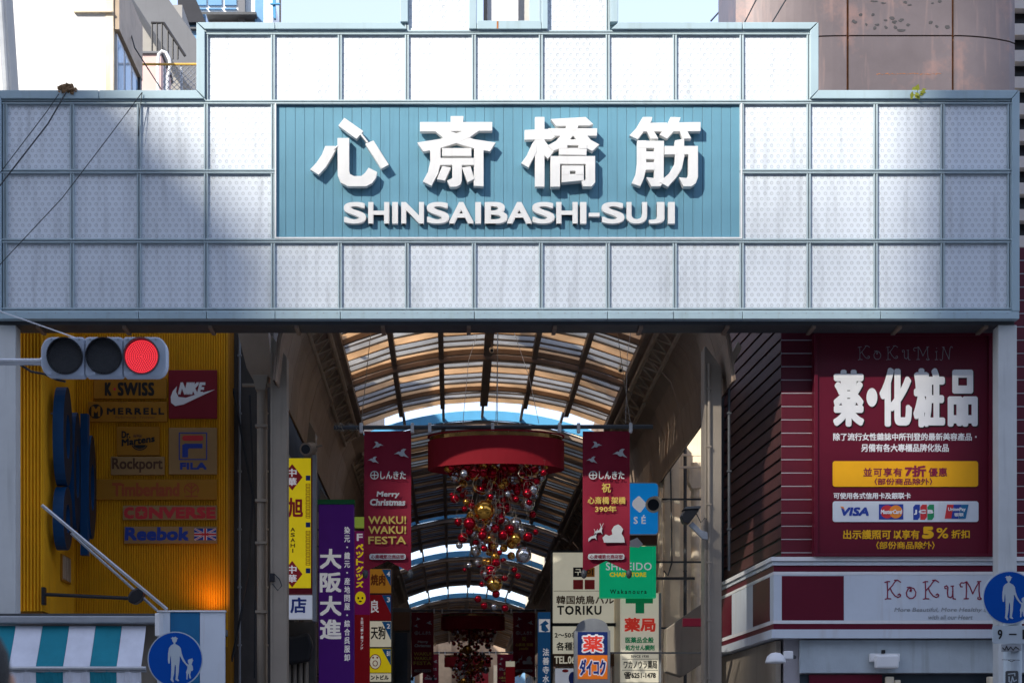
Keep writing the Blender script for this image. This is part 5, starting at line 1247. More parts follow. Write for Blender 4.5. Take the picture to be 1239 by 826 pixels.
cable('wire', [(X(a_, 35.93), 35.93, Z(b_, 35.93)) for a_, b_ in ((810, 510), (812, 600), (813, 680), (808, 696), (803, 690))], .018, mt['greydark'], 'dark cable bending at the foot on the second right column')
solo('bracket_bar', MB().pbox(822, 856, 563.5, 566, 35.3, .06), mt['creampipe'], 'upper cream bracket bar across the pipes', 'bracket')
solo('bracket_bar', MB().pbox(820, 856, 549, 551, 35.4, .06), mt['creampipe'], 'thin cream bracket bar above the hopper', 'bracket')
solo('name_plate', MB().pbox(826, 854, 747.5, 757.5, 29.5, .06), mt['maroonboard'], 'small dark maroon blade plate between the right columns', 'sign', bevel=.005)
solo('fluted_hood', MB().prism(P2([(806, 760), (852, 728), (853, 800), (826, 818), (806, 812)], 30.5), 30.5, 30.9), mt['column'], 'beige sloping hood between the right columns', 'hood', bevel=.02)
solo('rear_wall', MB().pbox(797, 862, 500, 1020, 36.4, .18), mt['cream'], 'cream wall facing the street between the right columns', 'wall')
def camera_thing(name, label, cx, cy, Y, body, ang, m, arm):
    g = thing(name, label, 'security camera', (X(cx, Y), Y, Z(cy, Y)))
    c = (X(cx, Y), Y, Z(cy, Y)); return g, c
g = thing('security_camera', 'black box security camera on an arm of the front right column', 'security camera', (X(850, 26.9), 26.9, Z(650, 26.9)))
Yc = 26.9
part('body', MB().prism(P2([(823, 625), (828, 615.5), (845, 614.5), (844, 619), (833, 634), (826, 633)], Yc), Yc - .12, Yc + .1), mt['black'], g, bevel=.012)
part('hood', MB().prism(P2([(825, 617.5), (829, 614), (846.5, 613.5), (846, 616), (829, 617)], Yc), Yc - .15, Yc + .12), mt['greydark'], g)
part('arm', MB().prism(P2([(833, 635), (838, 631), (848, 641), (856, 644), (856, 653), (850, 652)], Yc), Yc - .03, Yc + .04), mt['grey'], g, bevel=.008)
part('lead', MB().tube([(X(a, Yc), Yc, Z(b, Yc)) for a, b in ((842, 620), (848, 632), (853, 626), (855, 628))], .008, 5), mt['cable'], g)
def cyl_camera(cx, cy, Y, r, label, m):
    g = thing('security_camera', label, 'security camera', (X(cx, Y), Y, Z(cy, Y)))
    a = Vector((X(cx, Y), Y, Z(cy, Y))); d = Vector((-.25, -1, -.25)).normalized()
    part('body', MB().tube([a, a - d * .3], r, 18), m, g); part('hood', MB().tube([a + d * .05, a + d * .0], r * 1.08, 18), m, g); part('lens', MB().tube([a + d * .055, a + d * .045], r * .78, 18), mt['glassdark'], g)
    part('bracket', MB().tube([a - d * .2, a - d * .2 + Vector((r * 2.0, 0, .05))], .02, 6), m, g)
cyl_camera(791, 610, 30.4, .13, 'cream cylindrical camera at the edge of the blue rounded sign', mt['creampipe'])
cyl_camera(371, 543, 29.2, .10, 'dark cylindrical camera above the yellow sign on the left', mt['column'])
g = thing('slim_camera', 'slim bronze lamp on the brown cove beside the front right column', 'lamp', (X(880, 27.6), 27.6, Z(455, 27.6)))
Yc = 27.5
part('body', MB().prism(P2([(872, 452), (893, 412), (898, 420), (880, 458), (873, 458)], Yc), Yc, Yc + .12), mt['beamlight'], g, bevel=.02)
part('lens', MB().pbox(877, 882, 456, 462, Yc - .02, .1), mt['cream'], g, bevel=.01)

# ================================================================ HANGING CHRISTMAS ORNAMENT AND BANNERS
HY = 28.3
def zh(y): return Z(y, HY)
def xh(x): return X(x, HY)
# carrying pole
g = thing('hanging_pole', 'long grey horizontal pole carrying the red banners and the hoop', 'pole', (xh(600), HY, zh(518)))
part('tube', MB().tube([(xh(404), HY, zh(517)), (xh(790), HY, zh(516))], .035, 10), mt['greydark'], g)
for q in (437, 499, 520, 596, 677, 700, 763): part('clamp', MB().box(xh(q - 2), xh(q + 2), HY - .05, HY + .05, zh(523.5), zh(512)), mt['white'], g, bevel=.008)
for q, t_ in ((600, 603), (437, 450), (763, 745)): part('hanger_wire', MB().tube([(xh(q), HY, zh(513)), (X(t_, 30), 30.0, 9.2)], .006, 5), mt['wire'], g)
mb = MB()
for k in range(26):
    a = random.uniform(405, 432); mb.tube([(xh(a), HY + random.uniform(-.05, .05), zh(517 + random.uniform(-5, 5))), (xh(a + random.uniform(-7, 7)), HY + random.uniform(-.05, .05), zh(517 + random.uniform(-6, 6))), (xh(a + random.uniform(-5, 9)), HY, zh(517 + random.uniform(-4, 4)))], .006, 4)
part('wire_tangle', mb, mt['wire'], g)
for q in (512, 549, 651, 688):
    pass
def banner(x0, label, right):
    Yb = HY - .02; x1 = x0 + 57
    g = thing('hanging_banner', label, 'banner', (X(x0 + 28, Yb), Yb, Z(690, Yb)), 'crimson banners hanging from the poles')
    mb = MB(); nx, nz = 10, 24
    yb_c, yb_e = 678, 692
    for j in range(nz + 1):
        for i in range(nx + 1):
            u = i / nx; bot = yb_c + (yb_e - yb_c) * abs(u - .5) * 2; y = 521.5 + (bot - 521.5) * j / nz
            dy = .035 * math.sin(j * .5 + u * 3 + right) * (j / nz) + .02 * math.sin(u * 7 + j * .25)
            mb.v.append((X(x0 + 57 * u, Yb), Yb + dy * .6, Z(y, Yb)))
    for j in range(nz):
        for i in range(nx): o = j * (nx + 1) + i; mb.f.append((o, o + nx + 1, o + nx + 2, o + 1))
    mb.smooth = True
    part('cloth', mb, mt['banner'], g)
    Yp = Yb - .045; e = mt['bprint']
    def cherub(cx, cy, k, f=1):
        pts = [(-5, -1), (-3, -2.2), (-1, -1.5), (0, -4), (3, -5.5), (6, -5), (4, -3), (3.5, -1), (5, 1.5), (7.5, 4), (9, 5.5), (6, 4.5), (3, 3.2), (1, 4), (-1.5, 3), (-3, 1.2), (-6, .8), (-9, 1.2), (-6, -.2)]
        return [(cx + f * a * k, cy + b * k) for a, b in pts]
    flat(g, 'cherub', [cherub(x0 + 17, 538, .75, -1)], Yp, e); flat(g, 'cherub', [cherub(x0 + 45, 548, 1.0)], Yp, e); flat(g, 'cherub', [cherub(x0 + 11, 556, .75)], Yp, e)
    flat(g, 'emblem', strokes([ell(x0 + 12.5, 574.5, 4.6, 4.6, 18) + [(x0 + 17.1, 574.5)], [(x0 + 12.5, 571), (x0 + 12.5, 578)], [(x0 + 9, 574.5), (x0 + 16, 574.5)]], 1.1), Yp, e)
    text(g, 'しんきた', x0 + 19.5, x0 + 50.5, 569.5, 579.5, Yp, e, .3)
    if not right:
        text(g, 'Merry', x0 + 15, x0 + 43, 594, 602.5, Yp, e, .45, shear=.1); text(g, 'Christmas', x0 + 7, x0 + 50, 603, 611.5, Yp, e, .5, shear=.1)
        for y, s in ((624, 'WAKU!'), (636, 'WAKU!'), (648.5, 'FESTA')): text(g, s, x0 + 5, x0 + 51, y, y + 9.5, Yp, mt['byellow'], .35)
    else:
        text(g, '祝', x0 + 23, x0 + 34, 584, 595.5, Yp, mt['byellow'], .3); text(g, '心斎橋 架橋', x0 + 6, x0 + 52, 600.5, 609.5, Yp, mt['byellow'], .25); text(g, '390年', x0 + 15, x0 + 41, 611.5, 619.5, Yp, mt['byellow'], .25)
        sl = [(24, 650), (28, 646), (32, 648), (36, 646), (35, 641), (38, 636), (43, 634), (46, 636), (49, 640), (47, 645), (50, 650), (51, 656), (26, 656), (25, 653)]
        flat(g, 'sleigh', [[(x0 + a, y) for a, y in sl]], Yp, e)
        for a, b in ((20, 641), (13, 648)):
            flat(g, 'reindeer', [[(x0 + a - 6, b + 3), (x0 + a - 3, b + .5), (x0 + a, b), (x0 + a + 2, b - 4), (x0 + a + 4, b - 3), (x0 + a + 3, b + 1), (x0 + a + 4, b + 5), (x0 + a + 2, b + 2.5), (x0 + a - 2, b + 3), (x0 + a - 6, b + 7)]] + strokes([[(x0 + a + 2.5, b - 4), (x0 + a + 1, b - 8)], [(x0 + a + 3, b - 4), (x0 + a + 5, b - 8)]], .7), Yp, e)
    part('badge', _flatmb([rrect(x0 + 6.5, x0 + 50.5, 669.5, 676.5, 2.5)], Yp), e, g)
    text(g, '心斎橋筋北商店街', x0 + 8.5, x0 + 48.5, 670.6, 675.6, Yp - .004, mt['banner'], .1, res=1)
    for q in (1.5, 56):
        part('weight', MB().lathe((X(x0 + q, Yb), Yb, Z(693, Yb)), [(.005, -.09), (.035, -.07), (.05, -.02), (.045, .03), (.01, .06)], 'z', 12), mt['greydark'], g)
    return g
def _flatmb(polys, Yl, th=.004):
    mb = MB()
    for p in polys: mb.prism([(X(a, Yl), Z(b, Yl)) for a, b in p], Yl, Yl + th)
    return mb
BL = banner(440.5, 'nearest left crimson banner with Merry Christmas and WAKU! WAKU! FESTA', 0)
BR = banner(705, 'nearest right crimson banner with yellow lettering above a pale sleigh', 1)

def icos(r, seg=14, rings=9):
    mb = MB()
    pr = [(max(.0001, r * math.sin(math.pi * k / rings)), -r * math.cos(math.pi * k / rings)) for k in range(rings + 1)]
    mb.lathe((0, 0, 0), pr, 'z', seg); return mb
def ornament():
    cx, cy = xh(600.5), HY + .15
    g = thing('christmas_ornament', 'nearest hanging Christmas ornament: red cloth hoop with red, gold and silver baubles', 'ornament', (cx, cy, zh(735)))
    rad = 83 * HY / FPX * 1.0
    def band(z0, z1, r0, m, name, th=.012, a0=0, a1=360, n=56):
        mb = MB()
        for k in range(n + 1):
            a = R(a0 + (a1 - a0) * k / n); c, s = math.cos(a), math.sin(a)
            for rr, z in ((r0, z0), (r0, z1), (r0 - th, z1), (r0 - th, z0)): mb.v.append((cx + rr * c, cy + rr * s * .55, z))
        for k in range(n):
            o = 4 * k
            for j in range(4): mb.f.append((o + j, o + 4 + j, o + 4 + (j + 1) % 4, o + (j + 1) % 4))
        return part(name, mb, m, g)
    zt, zm, zb = zh(529), zh(537), zh(566.5)
    band(zb, zm + .06, rad, mt['hoop'], 'hoop')
    band(zm + .065, zt + .02, rad - .03, mt['hoopgold'], 'foil_band')
    band(zt + .021, zt + .045, rad + .005, mt['hoop'], 'hoop_rim', .03)
    mb = MB()
    for k in range(8):
        a = R(45 * k + 10); mb.tube([(cx, cy, zt + .03), (cx + (rad - .03) * math.cos(a), cy + (rad - .03) * math.sin(a) * .55, zt + .02)], .012, 5)
    part('spoke', mb, mt['wire'], g)
    part('hanger', MB().tube([(cx, cy, zt + .03), (cx, HY, zh(512))], .012, 6), mt['wire'], g)
    L = [(45, 170, 18, 'g'), (115, 195, 17, 's'), (160, 205, 20, 'g'), (75, 210, 22, 's'), (235, 155, 40, 'g'), (235, 200, 30, 'g'), (330, 165, 25, 'r'), (430, 180, 17, 'g'), (458, 210, 18, 's'), (435, 235, 22, 's'), (295, 235, 18, 'g'), (330, 222, 13, 's'), (195, 275, 14, 'g'), (255, 240, 14, 'r'), (380, 245, 22, 'r'), (240, 300, 28, 's'), (310, 285, 13, 's'), (75, 305, 18, 'r'), (62, 288, 10, 'r'), (125, 320, 14, 'g'), (118, 350, 12, 'r'), (272, 338, 14, 'r'), (302, 345, 21, 'r'), (400, 330, 27, 's'), (435, 292, 10, 's'), (422, 375, 14, 'r'), (205, 360, 42, 'g'), (218, 405, 20, 'g'), (90, 408, 16, 'r'), (140, 415, 25, 'r'), (110, 478, 20, 'r'), (155, 460, 14, 's'), (230, 430, 22, 's'), (295, 405, 16, 's'), (345, 415, 25, 's'), (290, 465, 20, 'r'), (322, 438, 17, 'r'), (345, 482, 22, 'g'), (400, 475, 20, 'r'), (435, 452, 12, 'r'), (95, 512, 14, 's'), (168, 538, 22, 's'), (205, 525, 14, 'r'), (250, 512, 15, 'r'), (292, 525, 16, 'g'), (380, 555, 32, 's'), (255, 562, 18, 'g'), (225, 590, 20, 'g'), (138, 600, 12, 's'), (175, 588, 15, 's'), (290, 580, 12, 'r'), (340, 620, 12, 'r'), (355, 648, 13, 'r'), (195, 685, 12, 'r'), (250, 685, 32, 'g'), (297, 658, 14, 'r'), (258, 728, 16, 'r'), (178, 750, 15, 'r'), (205, 780, 15, 'r'), (298, 790, 15, 'r'), (248, 785, 14, 's'),
         (200, 480, 18, 'g'), (140, 450, 16, 'r'), (375, 205, 18, 'r'), (280, 180, 20, 'r'), (190, 165, 18, 'r'), (60, 165, 14, 'r'), (470, 190, 14, 'r'), (210, 240, 20, 'r'), (350, 260, 18, 'r'), (110, 240, 18, 'g'), (210, 640, 14, 's'), (225, 630, 10, 'g'), (118, 620, 8, 'r'), (265, 600, 12, 'g'), (400, 175, 20, 'r'), (130, 160, 16, 'r'), (480, 160, 12, 'g')]
    base = {}
    def ball(x, y, z, r, c):
        if c not in base:
            o = part('bauble', icos(1.0), mt['ball_' + c], g, org=(x, y, z)); base[c] = o
            o.data.transform(Matrix.Identity(4))
        else:
            o = base[c].copy(); COL.objects.link(o); o.location = Vector((x, y, z)) - BASE[g]
        if o is base[c]:
            # unit sphere was built round the world origin
            for v in o.data.vertices: v.co = v.co + Vector((x, y, z))
            o.data.update()
        o.scale = (r, r, r); return o
    rnd = random.Random(3); wires = MB()
    def put(px, py, rp, c, yy):
        s = yy / FPX; x, z, r = X(px, yy), Z(py, yy), rp * s * 1.12; ball(x, yy, z, r, c)
        if rnd.random() < .55: wires.tube([(x, yy, z + r), (x + rnd.uniform(-.04, .04), yy + rnd.uniform(-.04, .04), z + r + rnd.uniform(.12, .4)), (x * .7 + cx * .3, yy * .7 + cy * .3, min(zb + .1, z + r + rnd.uniform(.5, .9)))], .002, 3)
    for a, b, r_, c in L:
        hw = .85 * max(.15, 1 - (b - 150) / 720.)
        put(530 + a / 3.673, 520 + b / 3.673, r_ / 3.673, c, cy + rnd.uniform(-.55, .4) * hw)
    for k in range(165):
        b = 135 + 520 * rnd.random() ** 1.8; hw = 210 * max(.2, 1 - (b - 150) / 700.); a = 258 + rnd.uniform(-1, 1) * hw
        put(530 + a / 3.673, 520 + b / 3.673, rnd.uniform(9, 22) / 3.673, rnd.choice('rrrrrrggs'), cy + rnd.uniform(-.3, .55))
    part('hanging_wire', wires, mt['wire'], g, kind='stuff')
    # curls of thin ribbon wire
    mb = MB()
    for k in range(34):
        b = 150 + 560 * rnd.random(); a = 258 + rnd.uniform(-1, 1) * 215 * max(.2, 1 - (b - 150) / 700.); px, py = 530 + a / 3.673, 520 + b / 3.673; y = cy + rnd.uniform(-.9, .2); rr = rnd.uniform(.06, .16)
        a0 = rnd.uniform(0, 6.28)
        mb.tube([(X(px, y) + rr * math.cos(a0 + t), y + .1 * math.sin(t * 2), Z(py, y) + rr * math.sin(a0 + t)) for t in [i * .55 for i in range(9)]], .0035, 3)
    part('wire_curl', mb, mt['wire'], g, kind='stuff')
    return g
ORN = ornament()
POLE = g_pole = [o for o in COL.objects if o.name == 'hanging_pole'][0]
for n_, (dy, nm) in enumerate(((32.7, 'second'), (54.7, 'third'))):
    dup(ORN, (0, dy, 0), '%s Christmas ornament down the arcade, below the glazed strips' % nm)
    dup(BL, (0, dy, 0), '%s left crimson banner down the arcade' % nm); dup(BR, (0, dy, 0), '%s right crimson banner down the arcade' % nm); dup(POLE, (0, dy, 0), '%s grey carrying pole down the arcade' % nm)
# wires and small lamps under the roof
cable('wire', [(X(602, 29.5), 29.5, Z(398, 29.5)), (X(602, 29.5), 29.5, Z(513, 29.5))], .006, mt['whiteprint'], 'white wire dropping straight from the roof to the hoop')
cable('wire', [(X(577, 32), 32, Z(405, 32)), (X(567, 31), 31, Z(436, 31)), (X(560, 30), 30, Z(512, 30))], .005, mt['whiteprint'], 'white wire slanting left of the middle one under the roof')
cable('wire', [(X(622, 32), 32, Z(402, 32)), (X(640, 31), 31, Z(455, 31)), (X(652, 30), 30, Z(512, 30))], .005, mt['whiteprint'], 'white wire slanting right of the middle one under the roof')
cable('wire', [(X(764, 31), 31, Z(396, 31)), (X(759, 30.6), 30.6, Z(430, 30.6)), (X(757, 30.5), 30.5, Z(512, 30.5))], .005, mt['whiteprint'], 'white wire near the right truss')
for (a, b, Yl, lb) in ((595, 424, 33, 'round spotlight on the middle roof beam'), (432, 423, 33, 'upper round spotlight at the left edge of the roof'), (438.5, 448.5, 35, 'lower round spotlight at the left edge of the roof'), (751, 448, 33.5, 'round spotlight at the right edge of the roof'), (741, 471, 36, 'lower round spotlight near the right truss')):
    t = thing('roof_spotlight', lb, 'lamp', (X(a, Yl), Yl, Z(b, Yl)), 'round spotlights under the glazed roof')
    c = Vector((X(a, Yl), Yl, Z(b, Yl))); d = Vector((0, -1, -.4)).normalized()
    part('housing', MB().tube([c, c - d * .18], .045, 14), mt['cream'], t); part('lens', MB().tube([c + d * .004, c], .03, 14), mt['black'], t); part('bracket', MB().tube([c - d * .1, c - d * .1 + Vector((0, 0, .14))], .012, 5), mt['beam'], t)

# ================================================================ SHOP SIGNS LEFT
def vtext(t, body, x0, x1, y0, y1, Y, m, bold, gap=.0):
    n = len(body); h = (y1 - y0) / n
    for i, ch in enumerate(body):
        if ch == ' ': continue
        if ch in '・': flat(t, 'lettering', [ell((x0 + x1) / 2, y0 + (i + .5) * h, 1.1, 1.1, 10)], Y, m); continue
        xa_, xb_ = (x0, x1) if ch not in 'I1' else ((x0 + x1) / 2 - .7, (x0 + x1) / 2 + .7)
        text(t, ch, xa_, xb_, y0 + i * h + gap / 2, y0 + (i + 1) * h - gap / 2, Y, m, bold, res=2)
def bracket(t, x, Y, ys, wall_x):
    for y in ys: part('bracket', MB().box(x, wall_x, Y + .06, Y + .1, Z(y + 1, Y), Z(y - 1, Y)), mt['greydark'], t)
Y = 29.6
t = board('vertical_sign', 'yellow vertical sign with red diamonds behind the front left column', 345, 378, 554, 711, Y, mt['glow_yellow'], .22, bevel=.008)
bracket(t, X(346, Y), Y, (570, 690), AX - 3.75)
part('frame', MB().pbox(378, 382.5, 550, 751, Y - .02, .26), mt['grey'], t); part('frame', MB().pbox(345, 378, 711, 718, Y - .01, .24), mt['redsign'], t); part('side_strip', MB().pbox(376.2, 378, 554, 711, Y - .006, .01), mt['redsign'], t)
Yt = Y - .006
for cy in (577, 694): flat(t, 'diamond', [[(341, cy), (353.5, cy - 16), (366, cy), (353.5, cy + 16)]], Yt, mt['printred']); vtext(t, '中華', 347.5, 359, cy - 11, cy + 11, Yt - .005, mt['lit_letter'], .35, 1)
text(t, '旭', 348, 367, 601.5, 626, Yt, mt['printred'], 1.0, res=3)
vtext(t, 'ASAHI', 351.5, 357, 637, 669, Yt, mt['printbrown'], .2, 1.6)
for y0, y1 in ((585, 628), (642, 684)):
    for k in range(8 if y1 - y0 > 42.5 else 8): flat(t, 'caption', strokes([[(370.3, y0 + k * 5.3), (375, y0 + k * 5.3), (375, y0 + k * 5.3 + 4), (370.3, y0 + k * 5.3 + 4), (370.3, y0 + k * 5.3)], [(370.3, y0 + k * 5.3 + 2), (375, y0 + k * 5.3 + 2)]], .6), Yt, mt['printrust'])
for cy in (578, 634.5, 690): flat(t, 'square', [[(370, cy - 3), (375.5, cy - 3), (375.5, cy + 3), (370, cy + 3)]], Yt, mt['lit_navy'])
t = board('small_sign', 'white lit sign with a blue 店 below the yellow sign', 345, 378, 719.5, 748, Y, mt['lit_white'], .2)
text(t, '店', 351, 371, 722, 741.5, Y - .004, mt['printblue'], .8, res=3)
# shop clutter under the yellow sign
t = thing('sign_cabinet', 'brown pipe-backed cabinet below the white 店 sign', 'cabinet', (X(362, 30.5), 30.5, Z(900, 30.5)))
Yq = 30.5
part('body', MB().pbox(344, 381, 752, 900, Yq, .4), mt['dark'], t)
for q in (350, 357, 364, 371): part('pipe', MB().tube([(X(q, Yq), Yq - .06, Z(900, Yq)), (X(q, Yq), Yq - .06, Z(790, Yq))], .04, 8), mt['column'], t)
part('sack', MB().prism(P2([(347, 772), (375, 766), (380, 780), (376, 800), (350, 805), (344, 790)], Yq - .1), Yq - .35, Yq - .12), mt['black'], t, bevel=.05)
Y = 32.0
t = board('vertical_sign', 'tall purple vertical sign with big white characters', 385.5, 428, 610, 960, Y, mt['lit_purple'], .25, bevel=.01)
part('top_cap', MB().pbox(384, 429, 604, 609.5, Y - .02, .3), mt['printgreen'], t); bracket(t, X(386, Y), Y, (640, 900), AX - 3.75)
Yt = Y - .006
vtext(t, '大阪大進', 386.5, 413.5, 661.5, 775, Yt, mt['lit_letter'], 1.1, 3.5)
vtext(t, '染元・織元・産地問屋・綜合呉服卸', 416.5, 423.5, 636, 800, Yt, mt['lit_letter'], .25, 1.6)
Y = 35.0
t = board('vertical_sign', 'magenta vertical sign with yellow katakana above a red lower half', 429, 447, 642, 743, Y, mt['lit_magenta'], .2)
bracket(t, X(430, Y), Y, (660, 730), AX - 3.75)
part('lower_panel', MB().pbox(429, 447, 743.2, 960, Y, .2), mt['lit_red'], t); part('top_panel', MB().pbox(429, 445, 625, 637, Y, .2), mt['lit_lime'], t)
text(t, 'F', 431.5, 439, 645, 654, Y - .005, mt['lit_letter'], .5); vtext(t, 'ペットグッズ', 430.5, 440, 657, 711, Y - .005, mt['glow_yellow'], .5, 1)
flat(t, 'oval', [ell(436, 723, 6.5, 8, 16)], Y - .005, mt['glow_yellow']); flat(t, 'spot', [ell(433.5, 723, 1.2, 1.5, 8), ell(438.5, 723, 1.2, 1.5, 8), ell(436, 727, 2, 1, 8)], Y - .01, mt['printbrown'])
vtext(t, '全国コーナーランド', 436.5, 439.5, 746, 786, Y - .005, mt['lit_letter'], .1, .8)
Y = 37.5
t = thing('stacked_floor_sign', 'stack of small lit floor signs numbered 4, 3, 2 and B1 beside the magenta sign', 'sign', (X(460, Y), Y, Z(826, Y)))
part('frame', MB().pbox(445.5, 475, 687, 960, Y + .02, .2), mt['greydark'], t); bracket(t, X(446, Y), Y, (700, 815), AX - 3.75)
fl = [(688, 717, 'lit_amber', '4', '焼肉', 'printrust'), (719, 750, 'lit_red', '3', '良', 'lit_letter'), (751, 782, 'glow_cream', '2', '天狗', 'printblack'), (784, 813, 'glow_yellow', 'B1', '', 'printred'), (814, 824, 'glow_cream', '', 'ントビル', 'printblack'), (826, 850, 'glow_cream', '', '', 'printblack')]
for a, b, m, num, tx, tm in fl:
    p = part('floor_panel', MB().pbox(447, 473.2, a, b, Y, .05), mt[m], t, bevel=.005)
    if num: flat(t, 'corner', [[(462, a + .5), (473, a + .5), (473, b - 8)]], Y - .004, mt['lit_skyblue']); text(t, num, 468, 472, a + 3, a + 9, Y - .009, mt['lit_letter'], .2)
    if tx: text(t, tx, 448.5, 448.5 + (10 if len(tx) == 1 else 18 if len(tx) == 2 else 22), a + 6 if b - a > 15 else a + 2, b - 9 if b - a > 15 else b - 2, Y - .005, mt[tm], .4)
    if num == 'B1': flat(t, 'face', [ell(454, a + 16, 6.5, 8.5, 18)], Y - .005, mt['glow_cream']); flat(t, 'face', strokes([ell(454, a + 16, 6.8, 8.8, 18) + [(460.8, a + 16)], ell(454, a + 18, 2.8, 3.2, 12) + [(456.8, a + 18)]], .9) + [ell(451.5, a + 11, 1.2, 1.2, 8), ell(456.5, a + 11, 1.2, 1.2, 8)], Y - .01, mt['printred'])
# dim shopfront further on the left
t = thing('shop_bay', 'dim glazed shop bay beyond the stacked signs', 'shopfront', (X(484, 42), 42, .13))
part('frame', MB().box(AX - 3.74, X(497, 42), 42, 42.3, .13, Z(735, 42)), mt['dark'], t); part('pane', MB().pbox(478, 493, 765, 900, 41.95, .05), mt['glassdark'], t); part('lintel', MB().pbox(476, 496, 740, 762, 41.96, .04), mt['printbrown'], t)

# ================================================================ SHOP SIGNS RIGHT
Y = 30.6
t = board('rounded_sign', 'rounded bright blue sign with a white diamond behind the right banner', 752, 796, 584.5, 645.5, Y, mt['glow_blue'], .18, 4)
part('rim', MB().prism(P2(rrect(750.8, 797.2, 583.3, 646.7, 5), Y), Y + .01, Y + .17), mt['white'], t)
flat(t, 'diamond', [rrect2 for rrect2 in [[(765, 608.5), (766, 605.5), (772, 600), (774, 600), (781.5, 608), (781.5, 611), (775.5, 619), (773.5, 619.5), (766.5, 613.5), (765, 611)]]], Y - .004, mt['lit_letter'])
text(t, 'SÉ', 766.5, 781.5, 622.5, 633.5, Y - .004, mt['lit_letter'], .35, spc=1.6)
part('bracket', MB().box(X(796, Y), AX + 4.05, Y + .05, Y + .09, Z(604, Y), Z(602, Y)), mt['greydark'], t); part('hanger', MB().pbox(758, 795, 646.8, 659, Y + .05, .08), mt['printbrown'], t)
part('chevron', MB().prism(P2([(762, 654), (771, 650), (778, 658), (773, 662), (762, 661)], Y - .02), Y - .03, Y + .0), mt['white'], t)
Y = 30.9
t = board('green_sign', 'bright green box sign below the blue rounded sign', 726, 790, 660.5, 722.5, Y, mt['glow_green'], .2)
part('edge', MB().pbox(790.1, 793.8, 660.5, 722.5, Y + .0, .2), mt['glow_green'], t)
text(t, 'SHISEIDO', 733, 788.5, 680, 689.5, Y - .004, mt['lit_letter'], .2, spc=1.1, res=3); text(t, 'CHAINSTORE', 737.5, 782, 691.8, 697.5, Y - .008, mt['glow_yellow'], .4); text(t, 'Wakanoura', 738, 782.5, 712.5, 718, Y - .004, mt['printblack'], .15, spc=1.4)
part('bracket', MB().box(X(793, Y), AX + 4.05, Y + .05, Y + .09, Z(680, Y), Z(678, Y)), mt['greydark'], t)
Y = 31.1
t = board('pharmacy_sign', 'white vertical pharmacy sign with a green cross and red 薬局', 751.5, 797, 717, 825, Y, mt['glow_cream'], .2)  # panel glow stands in for sun kept off by the gate
part('edge', MB().pbox(797.2, 800, 717, 825, Y + .02, .18), mt['grey'], t); part('edge', MB().pbox(751, 798, 825.3, 830, Y - .01, .22), mt['grey'], t)
part('bracket', MB().box(X(800, Y), AX + 4.05, Y + .05, Y + .09, Z(760, Y), Z(758, Y)), mt['greydark'], t)
flat(t, 'cross', [[(757, 723.5), (790, 723.5), (790, 729.5), (779.5, 729.5), (779.5, 741.5), (769, 741.5), (769, 729.5), (757, 729.5)]], Y - .004, mt['glow_greenprint'])
text(t, '薬局', 755, 793.5, 746.5, 764, Y - .004, mt['glow_redprint'], .95, res=3)
text(t, '医薬品全般', 756.5, 791, 770, 777.5, Y - .004, mt['glow_greenprint'], .35); text(t, '処方せん調剤', 756.5, 792, 779.5, 786.5, Y - .004, mt['glow_greenprint'], .35)
text(t, 'SINCE 1930', 763.5, 785, 792, 795, Y - .004, mt['printblack'], .1); text(t, 'ワカノウラ薬局', 754.5, 795, 798.5, 808.5, Y - .004, mt['printblack'], .25); text(t, '☎6251-1478', 755, 793.5, 812, 821, Y - .004, mt['printblack'], .35)
flat(t, 'rule', strokes([[(753, 796.8), (796, 796.8)], [(753, 810.2), (796, 810.2)]], .5), Y - .004, mt['printblack'])
Y = 34.0
t = board('restaurant_sign', 'large cream sign with coloured squares above brown lettering', 669, 743, 668, 753, Y, mt['glow_cream'], .3)
part('frame', MB().pbox(667, 745, 753.2, 757, Y - .01, .3), mt['black'], t); part('frame', MB().pbox(667, 668.8, 667, 826, Y - .01, .3), mt['black'], t); part('frame', MB().pbox(667, 743, 665.5, 667.8, Y - .01, .3), mt['black'], t)
part('lower_panel', MB().pbox(669, 743, 757.2, 790, Y, .3), mt['glow_cream'], t); part('lower_panel', MB().pbox(669, 743, 790.5, 805, Y, .3), mt['printbrown'], t, label='brown strip with the telephone number')
for a, b, m in ((693.5, 686, 'printblack'), (707.5, 686, 'printorange'), (693.5, 701, 'printred'), (707.5, 701, 'printred')): flat(t, 'square', [[(a, b), (a + 12, b), (a + 12, b + 11.5), (a, b + 11.5)]], Y - .004, mt[m])
text(t, '구', 695.5, 703.5, 688, 695.5, Y - .009, mt['glow_cream'], .15); text(t, '이', 709.5, 717.5, 688, 695.5, Y - .009, mt['printblack'], .15)
text(t, '韓国焼鳥バル', 673, 743, 720, 730.5, Y - .004, mt['printbrown'], .35); text(t, 'TORIKU', 674, 728, 732, 743.5, Y - .004, mt['printblack'], .55, spc=1.15); flat(t, 'rule', strokes([[(670, 714.5), (742, 714.5)]], .5), Y - .004, mt['printbrown'])
text(t, '2〜50名様', 671, 707, 764, 771.5, Y - .004, mt['printblack'], .3); text(t, '各種宴会', 673, 713, 776, 786.5, Y - .004, mt['printblack'], .3); text(t, 'TEL.06-6258', 670.5, 717, 793, 802.5, Y - .004, mt['glow_cream'], .4)
part('bracket', MB().box(X(743, Y), AX + 4.05, Y + .1, Y + .16, Z(700, Y), Z(697, Y)), mt['greydark'], t)
part('column', MB().box(X(744.5, Y), X(757, Y), Y + .2, Y + .5, .13, Z(660, Y)), mt['cream'], t)
t = board('small_sign', 'small pale poster box under the cream restaurant sign', 672, 699, 808, 835, 34.0, mt['lit_white'], .2)
